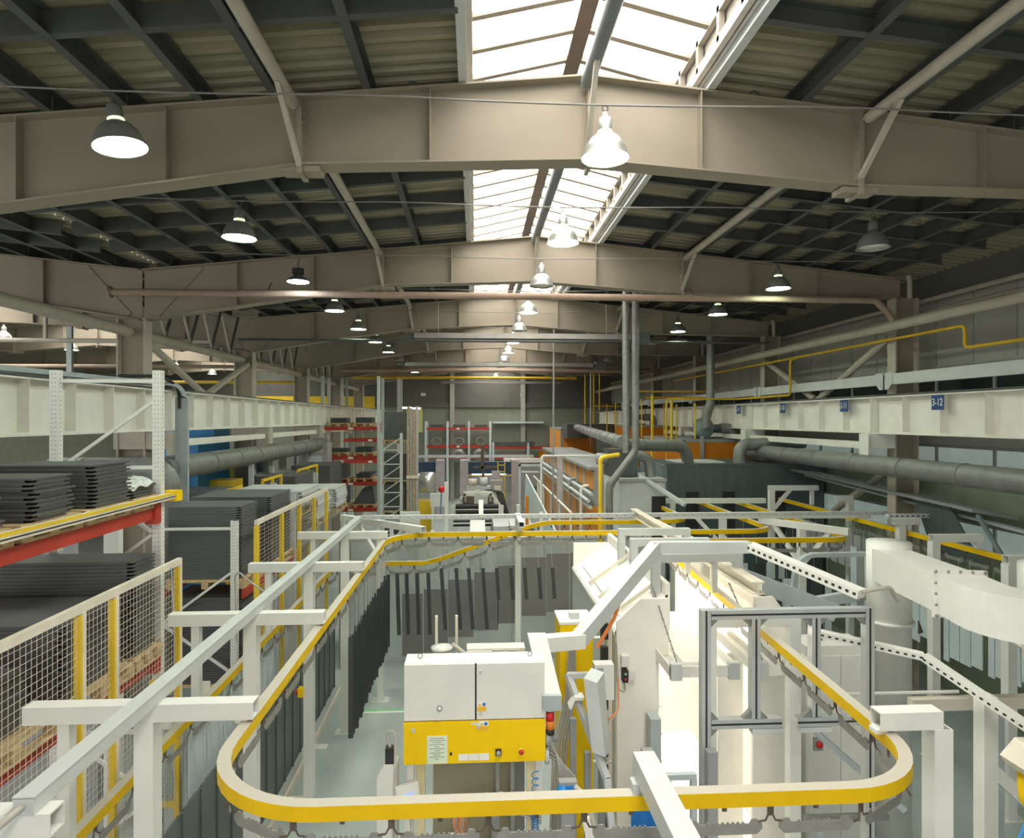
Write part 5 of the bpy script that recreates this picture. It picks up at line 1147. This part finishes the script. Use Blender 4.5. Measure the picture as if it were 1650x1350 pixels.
machine('punching_machine', 'bright blue machine with a yellow cover below the left girder', 'machine', [('body', blue, (-8.6, -6.9, 16.5, 18.5, 0, 5.0)), ('upper_body', blue, (-9.0, -7.5, 19, 20.2, 0, 5.4)), ('dark_band', navy, (-8.6, -6.88, 16.46, 16.5, 4.2, 4.5)), ('yellow_cover', yellow2, (-7.0, -6.3, 17.2, 17.9, 2.9, 3.9)), ('blue_door', mand, (-8.5, -7.6, 16.42, 16.5, 3.3, 3.7)), ('work_table', lgrey, (-8.8, -6.4, 15.8, 16.4, 2.9, 3.05))])  # the door is a flat plate in a slightly different blue
stack(-6.9, -5.3, 14.6, 15.9, 3.0, 8, .11, 'behind the yellow mesh panel', 'panels of the left background stack', panel_m, .02)
machine('sheet_block', 'large grey block of sheets on a bed under the left duct', 'sheet block', [('sheet_pack', panel_m, (-6.6, -5.0, 18.3, 20.5, 2.2, 3.9)), ('bed', grey, (-6.7, -4.9, 18.2, 20.6, 1.9, 2.2)), ('rack_leg', lgrey, (-6.6, -6.4, 18.3, 18.5, 0, 1.9))])
machine('sheet_block', 'second grey block of sheets farther along the left side', 'sheet block', [('sheet_pack', panel_m, (-6.3, -5.0, 22.5, 24.5, 2.4, 3.9)), ('bed', grey, (-6.4, -4.9, 22.4, 24.6, 2.1, 2.4)), ('rack_leg', lgrey, (-6.3, -6.1, 22.5, 22.7, 0, 2.1))])
machine('robot_cell', 'green machine with a yellow robot arm under the left duct', 'machine', [('base', tealg, (-8.2, -6.6, 21, 22, 0, 3.6)), ('arm', yellow2, (-7.9, -7.3, 20.7, 21, 3.3, 4.1)), ('head', tealg, (-7.2, -6.7, 20.8, 21, 3.4, 4.4))])
machine('lilac_cabinet', 'tall pale lilac cabinet behind the left duct', 'cabinet', [('body', lilac, (-6.9, -5.6, 24.8, 25.6, 0, 4.6)), ('label_strip', beigepost, (-6.8, -5.8, 24.76, 24.8, 4.25, 4.45)), ('door_panel', lgrey, (-6.7, -5.8, 24.76, 24.8, 2.6, 4.1))])
machine('floor_machine', 'low grey machine bed behind the tall rack', 'machine', [('bed', grey, (-8.5, -5.2, 9.2, 9.6, 0, 3.4)), ('screen_panel', paperw, (-5.4, -5.0, 8.8, 8.85, 4.15, 4.5)), ('post', white, (-4.95, -4.75, 8.9, 9.0, 0, 4.6))])
for i, (px, Y, zt_) in enumerate(((333, 13.5, 3.95), (386, 14.5, 3.95), (440, 16, 3.95), (470, 13.1, 4.0), (508, 19, 3.95), (404, 17.5, 4.75), (437, 19.5, 4.1))):
    x = atY(px, 800, Y).x; m = B(); dt = B(); upright(m, dt, x, Y, 0, zt_, .12); m.build('rack_upright', lgrey, None, 'short pale rack upright in the left background, %s in order' % ORD[i], 'rack upright', 'rack uprights in the left background')
for i, (x0, x1, y0, z, n) in enumerate(((-4.9, -3.5, 13.2, 3.7, 5), (-4.9, -3.6, 14.9, 3.2, 7), (-4.9, -3.6, 17, 3.2, 7))):
    stack(x0, x1, y0, y0 + 1.4, z, n, .07, '%s behind the second mesh fence' % ('nearest', 'middle', 'farthest')[i], 'pale sheet stacks behind the second fence', palepan if 0 else lgrey, .03)
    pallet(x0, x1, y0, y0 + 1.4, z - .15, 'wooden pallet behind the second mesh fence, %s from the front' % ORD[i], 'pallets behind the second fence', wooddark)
# far red pallet rack on the left
def bigrack(x0, x1, y, levels, zt_, label, group, upm=lgrey, dep=1.1, nb=1):
    r = T('pallet_rack', label, 'pallet rack', ((x0 + x1) / 2, y, 0), group)
    for i in range(nb + 1):
        x = x0 + (x1 - x0) * i / nb
        for yy in (y, y + dep): B().box(x - .06, x + .06, yy - .04, yy + .04, 0, zt_).build('upright', upm, r)
    for z in levels:
        for yy in (y, y + dep): B().box(x0 + .06, x1 - .06, yy - .03, yy + .03, z - .07, z + .08).build('beam', red, r)
        B().box((x0 + x1) / 2 - .1, (x0 + x1) / 2 + .1, y - .034, y - .03, z - .04, z + .05).build('label_plate', paperw, r)
    return r
bigrack(-6.05, -3.85, 26, (5.12, 3.95, 2.92, 1.88), 7.2, 'tall red beamed pallet rack on the left with four loaded levels', 'pallet racks of the far left')
bigrack(-6.2, -3.6, 30.5, (5.25, 4.5, 3.5), 7.4, 'second red beamed pallet rack behind the four level one', 'pallet racks of the far left')
k = 0
for z in (5.2, 4.03, 3.0, 1.96):
    for j, x in enumerate((-5.85, -4.85)):
        pallet(x, x + .85, 26.05, 27.0, z, 'yellowish pallet on the tall red rack, %s counted from the top' % ORD[k], 'pallets on the tall red rack'); k += 1
        hgt = (.2, .15, .55, .75)[(5.2, 4.03, 3.0, 1.96).index(z)] if j == 0 else (.22, .2, .15, .6)[(5.2, 4.03, 3.0, 1.96).index(z)]
        m = B().box(x + .08, x + .72, 26.1, 26.9, z + .145, z + .145 + hgt)
        if j and z < 3.1: m = B().prism([(x - .05, 26.1, z + .145), (x + .85, 26.1, z + .145), (x + .75, 26.1, z + .85), (x + .35, 26.1, z + .75)], (0, .8, 0)) if z < 2 else B().box(x + .1, x + .6, 26.1, 26.9, z + .145, z + .3).box(x + .2, x + .8, 26.1, 26.8, z + .3, z + .36)
        m.build('pallet_load', panel_m if hgt > .3 else panel_d, None, 'dark load on a pallet of the tall red rack, %s counted from the top' % ORD[k - 1], 'load', 'loads on the tall red rack')
r = T('ladder_tower', 'pale zigzag braced tower frame holding dark stacked crates', 'tower frame', (-3.0, 23, 0))
for x in (-3.32, -2.62): B().box(x - .05, x + .05, 23, 23.1, 0, 5.0).build('upright', lgrey, r)
for i in range(9):
    z = .4 + i * .5; B().bar((-3.27, 23.03, z), (-2.67, 23.03, z + .42), .04, .035).build('brace', lgrey, r); B().box(-3.3, -2.65, 23.02, 23.05, z - .02, z + .02).build('rung', lgrey, r)
for i, (z, h) in enumerate(((4.75, 1.0), (3.3, .95), (2.2, .95), (1.0, 1.0))):
    B().box(-3.3, -2.45, 23.6, 24.4, z, z + h).build('stacked_crate', panel_m, None, 'big dark crate behind the zigzag tower frame, %s from the top' % ORD[i], 'crate', 'dark crates behind the tower frame')
    pallet(-3.35, -2.4, 23.55, 24.45, z - .15, 'pallet under a dark crate of the tower, %s from the top' % ORD[i], 'pallets of the dark crates', axis='x')
r = T('timber_bundle', 'tall bundle of raw timber planks standing upright beside the tower frame', 'timber', (-2.25, 23, 0))
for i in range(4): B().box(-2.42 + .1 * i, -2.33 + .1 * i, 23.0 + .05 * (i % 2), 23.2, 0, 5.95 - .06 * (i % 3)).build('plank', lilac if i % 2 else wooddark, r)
B().box(-2.44, -2.0, 22.98, 23.02, 3.4, 3.5).build('strap', beigepost, r)
# far racks at the end wall
bigrack(-3.3, 1.0, 43.2, (4.85, 3.65, 2.95), 5.35, 'wide rack with coils standing at the end wall', 'racks at the end wall', palepan, 1.2, 3)
for i, (x, z) in enumerate(((-.05, 3.05), (1.25 - 1.0, 3.05))): pass
for i, x in enumerate((-1.15, .28)):
    r = T('steel_coil', 'shiny steel coil in the rack at the end wall, %s of the pair' % ('left' if i == 0 else 'right'), 'coil', (x, 43.3, 2.6), 'steel coils in the end wall rack')
    B().lathe([(.24, -.3), (.48, -.3), (.48, .3), (.24, .3), (.24, -.3)], (x, 43.5, 3.05), 24, 'y').build('winding', galv, r)
for i, x in enumerate((-2.6, -1.1, .35)):
    B().tube([(x + .3 * math.cos(a * PI / 9), 43.4, 4.0 + .26 * math.sin(a * PI / 9)) for a in range(19)], .03, 6).build('wire_ring', grey, None, 'thin ring hanging in the end wall rack, %s from the left' % ORD[i], 'ring', 'rings in the end wall rack')
    B().box(x - .4, x + .45, 43.3, 44, 4.95, 5.12).build('flat_load', darkst, None, 'dark flat load on top of the end wall rack, %s from the left' % ORD[i], 'load', 'loads on the end wall rack')
bigrack(1.2, 5.9, 43.3, (3.55, 2.85), 3.9, 'low rack with long goods right of the coil rack', 'racks at the end wall', palepan, 1.0, 2)
B().box(1.3, 4.0, 43.4, 44, 3.65, 3.95).build('long_goods', darkst, None, 'dark long goods on the low rack at the end wall', 'load')
B().box(4.3, 5.8, 43.4, 44, 2.93, 3.35).build('red_crate', oranged, None, 'red brown crate beside the low rack at the end wall', 'crate')
B().box(1.2, 4.7, 44.3, 44.8, 5.2, 5.32).build('wall_beam', palepan, None, 'pale horizontal bar on the end wall', 'bar')
machine('covered_bench', 'long white covered bench in front of the low rack', 'bench', [('top', paperw, (1.8, 5.6, 40.6, 41.2, 2.75, 3.0)), ('body', grey, (2.0, 5.4, 40.7, 41.1, 0, 2.75))])
for i, x in enumerate((-3.6, 3.3)): B().box(x - .17, x + .17, YE - .03, YE, 7.1, 7.3).build('wall_plate', paperw, None, 'small white plate high on the end wall, %s one' % ('left' if i == 0 else 'right'), 'plate', 'white plates on the end wall')
B().box(-4.4, -3.63, 44.80, 44.88, 4.58, 6.32).build('notice_board', M('pale yellow notice', (.62, .60, .28), .6), None, 'tall pale yellow notice board at the end wall', 'board')
B().tube([(-4.6, 40, 6.2), (-3.4, 40, 6.15)], .04, 8).build('tube_light', tube_em, None, 'lit tube light above the dark crates far back', 'tube light')
# press brakes
for i, (x0, x1, lb) in enumerate(((-3.5, -2.2, 'left'), (-.4, 2.0, 'right'))):
    machine('press_brake', 'navy blue press brake with a work light, the %s one of two' % lb, 'press brake', [('beam', navy, (x0, x1, 36, 36.6, 2.45, 3.1)), ('left_frame', lilac, (x0 - .45 if i else x1, x0 if i else x1 + .45, 35.9, 37.2, 0, 3.2)), ('right_frame', lilac, (x1, x1 + .45, 35.9, 37.2, 0, 3.2)) if i else ('end_frame', lilac, (x0 - .3, x0, 35.9, 37.2, 0, 3.2)),
            ('work_light', bluelit, (x0 + .2, x1 - .3, 36.05, 36.1, 2.36, 2.45)), ('table', grey, (x0, x1, 36, 36.6, 0, 1.4)), ('guard_bar', yellow2, (x0, x1, 35.8, 35.84, 2.34, 2.4)), ('back_sheet', lilac, (x0, x1, 36.6, 36.65, 1.4, 2.4))], 'press brakes')
machine('top_rail', 'pale lintel bar above the press brakes', 'bar', [('bar', palepan, (-3.6, 3.4, 37.6, 37.8, 3.25, 3.4))])
# coil line machine
r = T('coil_line', 'white coil processing line with a sloped portal frame and white strip', 'machine', (0, 25, 0))
zf = 26.0
for a, b in (((-.83, zf, 1.95), (-.42, zf, 2.5)), ((.60, zf, 2.5), (1.0, zf, 1.95))): B().bar(a, b, .16, .16, V((0, 1, 0))).build('sloped_beam', white, r)
B().bar((-.48, zf, 2.5), (.66, zf, 2.5), .16, .16).build('top_beam', white, r)
for x in (-.85, 1.02): B().box(x - .11, x + .11, zf - .1, zf + .1, 0, 2.02).build('side_post', white, r)
B().box(-.02, .2, zf - .12, zf - .08, 2.5, 2.66).build('top_plate', white, r)
for z, h in ((2.02, .2), (1.8, .16), (1.62, .1)): B().tube([(-.78, zf - .25, z), (.92, zf - .25, z)], h / 2, 12).build('roller', black, r)
B().tube([(-.78, zf - .3, 1.9), (.92, zf - .3, 1.9)], .03, 10).build('shaft', lgrey, r)
for x0, x1 in ((-.5, -.05), (.5, .72)):
    B().box(x0, x1, zf - .2, zf + .2, 2.1, 2.38).build('gear_block', brown, r); B().tube([(x0 + .1, zf - .25, 2.2), (x0 + .1, zf - .25, 2.45)], .04, 8).build('spindle', grey, r)
B().tube([(-.55 + .12 * math.cos(a * PI / 8), zf - .2, 2.36 + .12 * math.sin(a * PI / 8)) for a in range(17)], .014, 6).build('hand_wheel', black, r)
B().prism([(.13, zf - .3, 2.28), (.31, zf - .3, 2.28), (.31, zf - 1.2, 1.7), (.13, zf - 1.2, 1.7)], (0, 0, .01)).build('strip', white, r)
B().prism([(-.2, 24.8, 1.62), (.36, 24.8, 1.62), (.36, 23.4, 1.32), (-.2, 23.4, 1.32)], (0, 0, .012)).build('wide_strip', white, r)
for z in (1.55, 1.4): B().tube([(-.85, 25.0, z), (.62, 25.0, z)], .05, 8).build('roller', black, r)
B().tube([(-.85, 24.9, 1.48), (.62, 24.9, 1.48)], .035, 8).build('shaft', lgrey, r)
for x in (-.38, .54): B().box(x - .16, x + .16, 22.9, 23.3, 0, 1.45).build('stand', white, r)
B().box(.66, 2.1, 23.3, 25.4, 1.45, 1.62).build('side_table', lgrey, r)
B().lathe([(.001, -.18), (.2, -.18), (.2, .18), (.001, .18)], (.38, 30, 2.6), 18, 'x').build('white_coil', white, r); B().lathe([(.001, -.2), (.16, -.2), (.16, .2), (.001, .2)], (-.12, 30, 2.58), 18, 'x').build('beige_coil', beigepost, r)
B().box(-.4, .7, 29.8, 30.2, 1.6, 2.4).build('coil_stand', lgrey, r)
B().box(.68, 1.22, 29, 29.4, .3, 2.74).build('dark_cabinet', grey, r); B().box(.85, 1.15, 28.98, 29, 2.3, 2.5).build('label_plate', beigepost, r)
for i in range(5): B().tube(fillet([(.4 + .06 * i, zf + .3, 2.62), (.85 + .06 * i, zf + .2, 2.55), (1.15 + .05 * i, zf + .1, 1.6)], .25), .025, 6).build('hose', black, r)
machine('coil_cradle', 'shiny coil on a yellow cradle left of the white line', 'coil', [('cradle', yellow2, (-2.6, -1.7, 26, 26.8, 0, 2.2)), ('control_box', offwhite, (-1.75, -1.2, 25.2, 25.4, 2.1, 2.6)), ('box_legs', offwhite, (-1.7, -1.6, 25.2, 25.4, 0, 2.1))])
B().lathe([(.1, -.3), (.4, -.3), (.4, .3), (.1, .3)], (-1.95, 26.3, 2.95), 24, 'x').build('shiny_coil', skin, None, 'shiny metal coil above the yellow cradle', 'coil')
machine('jib_crane', 'brown jib with a hanging hook above the press brake', 'jib', [('mast', brown, (.25, .40, 30, 30.2, 3.2, 4.3)), ('arm', brown, (-.1, 1.0, 30, 30.1, 3.2, 3.3)), ('box', lilac, (.75, 1.15, 29.9, 30, 2.75, 3.1)), ('stand', brown, (.3, .42, 30, 30.1, 0, 3.2))])
r = T('yellow_step', 'yellow ladder standing beside the right press brake', 'ladder', (1.3, 33, 0))
for x in (1.15, 1.5): B().box(x - .025, x + .025, 33, 33.05, 0, 3.3).build('rail', yellow2, r)
for i in range(9): B().box(1.15, 1.5, 33, 33.04, .4 + i * .34, .44 + i * .34).build('rung', yellow2, r)
r = T('signal_post', 'white post with a red ball near the coil line', 'post', (-1.05, 20.5, 0))
B().box(-.98, -.86, 20.5, 20.6, 0, 3.5).build('post', offwhite, r); B().ball((-1.07, 20.45, 3.28), .1, 10, (1, 1, 1.1)).build('red_ball', redl, r); B().tube([(-1.07, 20.45, 3.2), (-1.1, 20.45, 2.5)], .02, 6).build('blue_cord', bluec, r)
fw = [(-2.45, 19, 2.5), (-1.9, 20, 2.4), (-1.5, 17.5, 2.2), (-2.9, 18, 2.3), (1.3, 19.5, 2.9), (1.9, 18.6, 2.8), (2.0, 21, 2.9), (-1.2, 18, 2.4), (2.0, 24, 3.0), (2.6, 26, 3.0)]
for i, (x, y, z) in enumerate(fw): B().box(x - .05, x + .05, y, y + .1, 0, z).build('slim_post', offwhite, None, 'slim white post around the coil line, %s in order' % ORD[i], 'post', 'slim posts around the coil line')
machine('slatted_guard', 'white slatted guard panel left of the coil line', 'guard panel', [('panel', offwhite, (-2.1, -1.55, 18.2, 18.26, 1.9, 2.9)), ('foot', offwhite, (-2.0, -1.9, 18.2, 18.26, 0, 1.9)), ('dark_unit', black, (-2.0, -1.5, 17.0, 17.5, 1.7, 2.2)), ('unit_stand', grey, (-1.95, -1.55, 17.1, 17.4, 0, 1.7))])
machine('work_bench', 'beige work bench right of the coil line', 'bench', [('top', lgrey, (1.2, 2.1, 22.0, 23.5, 1.75, 1.85)), ('cabinet_body', lilac, (1.25, 2.05, 22.1, 23.4, .1, 1.75))])
machine('press_machine', 'dark machine with a pale frame at the far right of the line', 'machine', [('body', grey, (2.2, 3.0, 30, 31, 0, 3.0)), ('pale_frame', palepan, (2.0, 2.1, 29.8, 29.9, 0, 3.4)), ('top_bar', palepan, (2.0, 3.0, 29.8, 29.9, 3.3, 3.4)), ('hopper', panel_m, (2.4, 2.9, 29.5, 30, 1.6, 2.4))])
B().box(2.42, 2.58, 19.0, 19.1, 0, 4.4).build('lilac_post', lilac, None, 'tall pale lilac post before the long oven', 'post')
B().box(1.62, 1.72, 20.8, 20.9, 0, 3.0).build('red_post', oranged, None, 'rust red post right of the coil line', 'post')
B().bar((1.75, 22.5, 3.0), (2.2, 17.2, 1.8), .04, 1.2).build('glass_guard', palepan, None, 'pale guard wall sloping along the right of the coil line', 'guard panel')
# left aisle clutter
machine('aisle_machine', 'grey machine row seen below the left girder', 'machine', [('body', grey, (-12, -8, 13.5, 14.5, 0, 4.1)), ('pipe_rack', offwhite, (-11, -8.5, 13.2, 13.3, 4.3, 4.45)), ('legs', offwhite, (-9.8, -9.6, 13.2, 13.3, 4.45, 4.7))])
# ================================================================= CAMERA, LIGHT, VIEW
cam = bpy.data.cameras.new('camera'); co = bpy.data.objects.new('camera', cam); C.objects.link(co)
cam.sensor_width = 36; cam.lens = FPX / 1650 * 36; cam.clip_start = .05; cam.clip_end = 200
co.location = (0, 0, ZC); co.rotation_euler = (PI / 2, 0, -TH)
bpy.context.scene.camera = co
w = bpy.data.worlds.new('world'); bpy.context.scene.world = w; w.use_nodes = True
bg = w.node_tree.nodes['Background']; bg.inputs[0].default_value = (1.0, .985, .95, 1); bg.inputs[1].default_value = 1.15
sc = bpy.context.scene
sc.view_settings.view_transform = 'Standard'; sc.view_settings.look = 'None'; sc.view_settings.gamma = 1; sc.view_settings.exposure = 0.42
sc.cycles.use_denoising = True
sc.cycles.max_bounces = 8; sc.cycles.diffuse_bounces = 5; sc.cycles.transparent_max_bounces = 24; sc.cycles.sample_clamp_indirect = 6
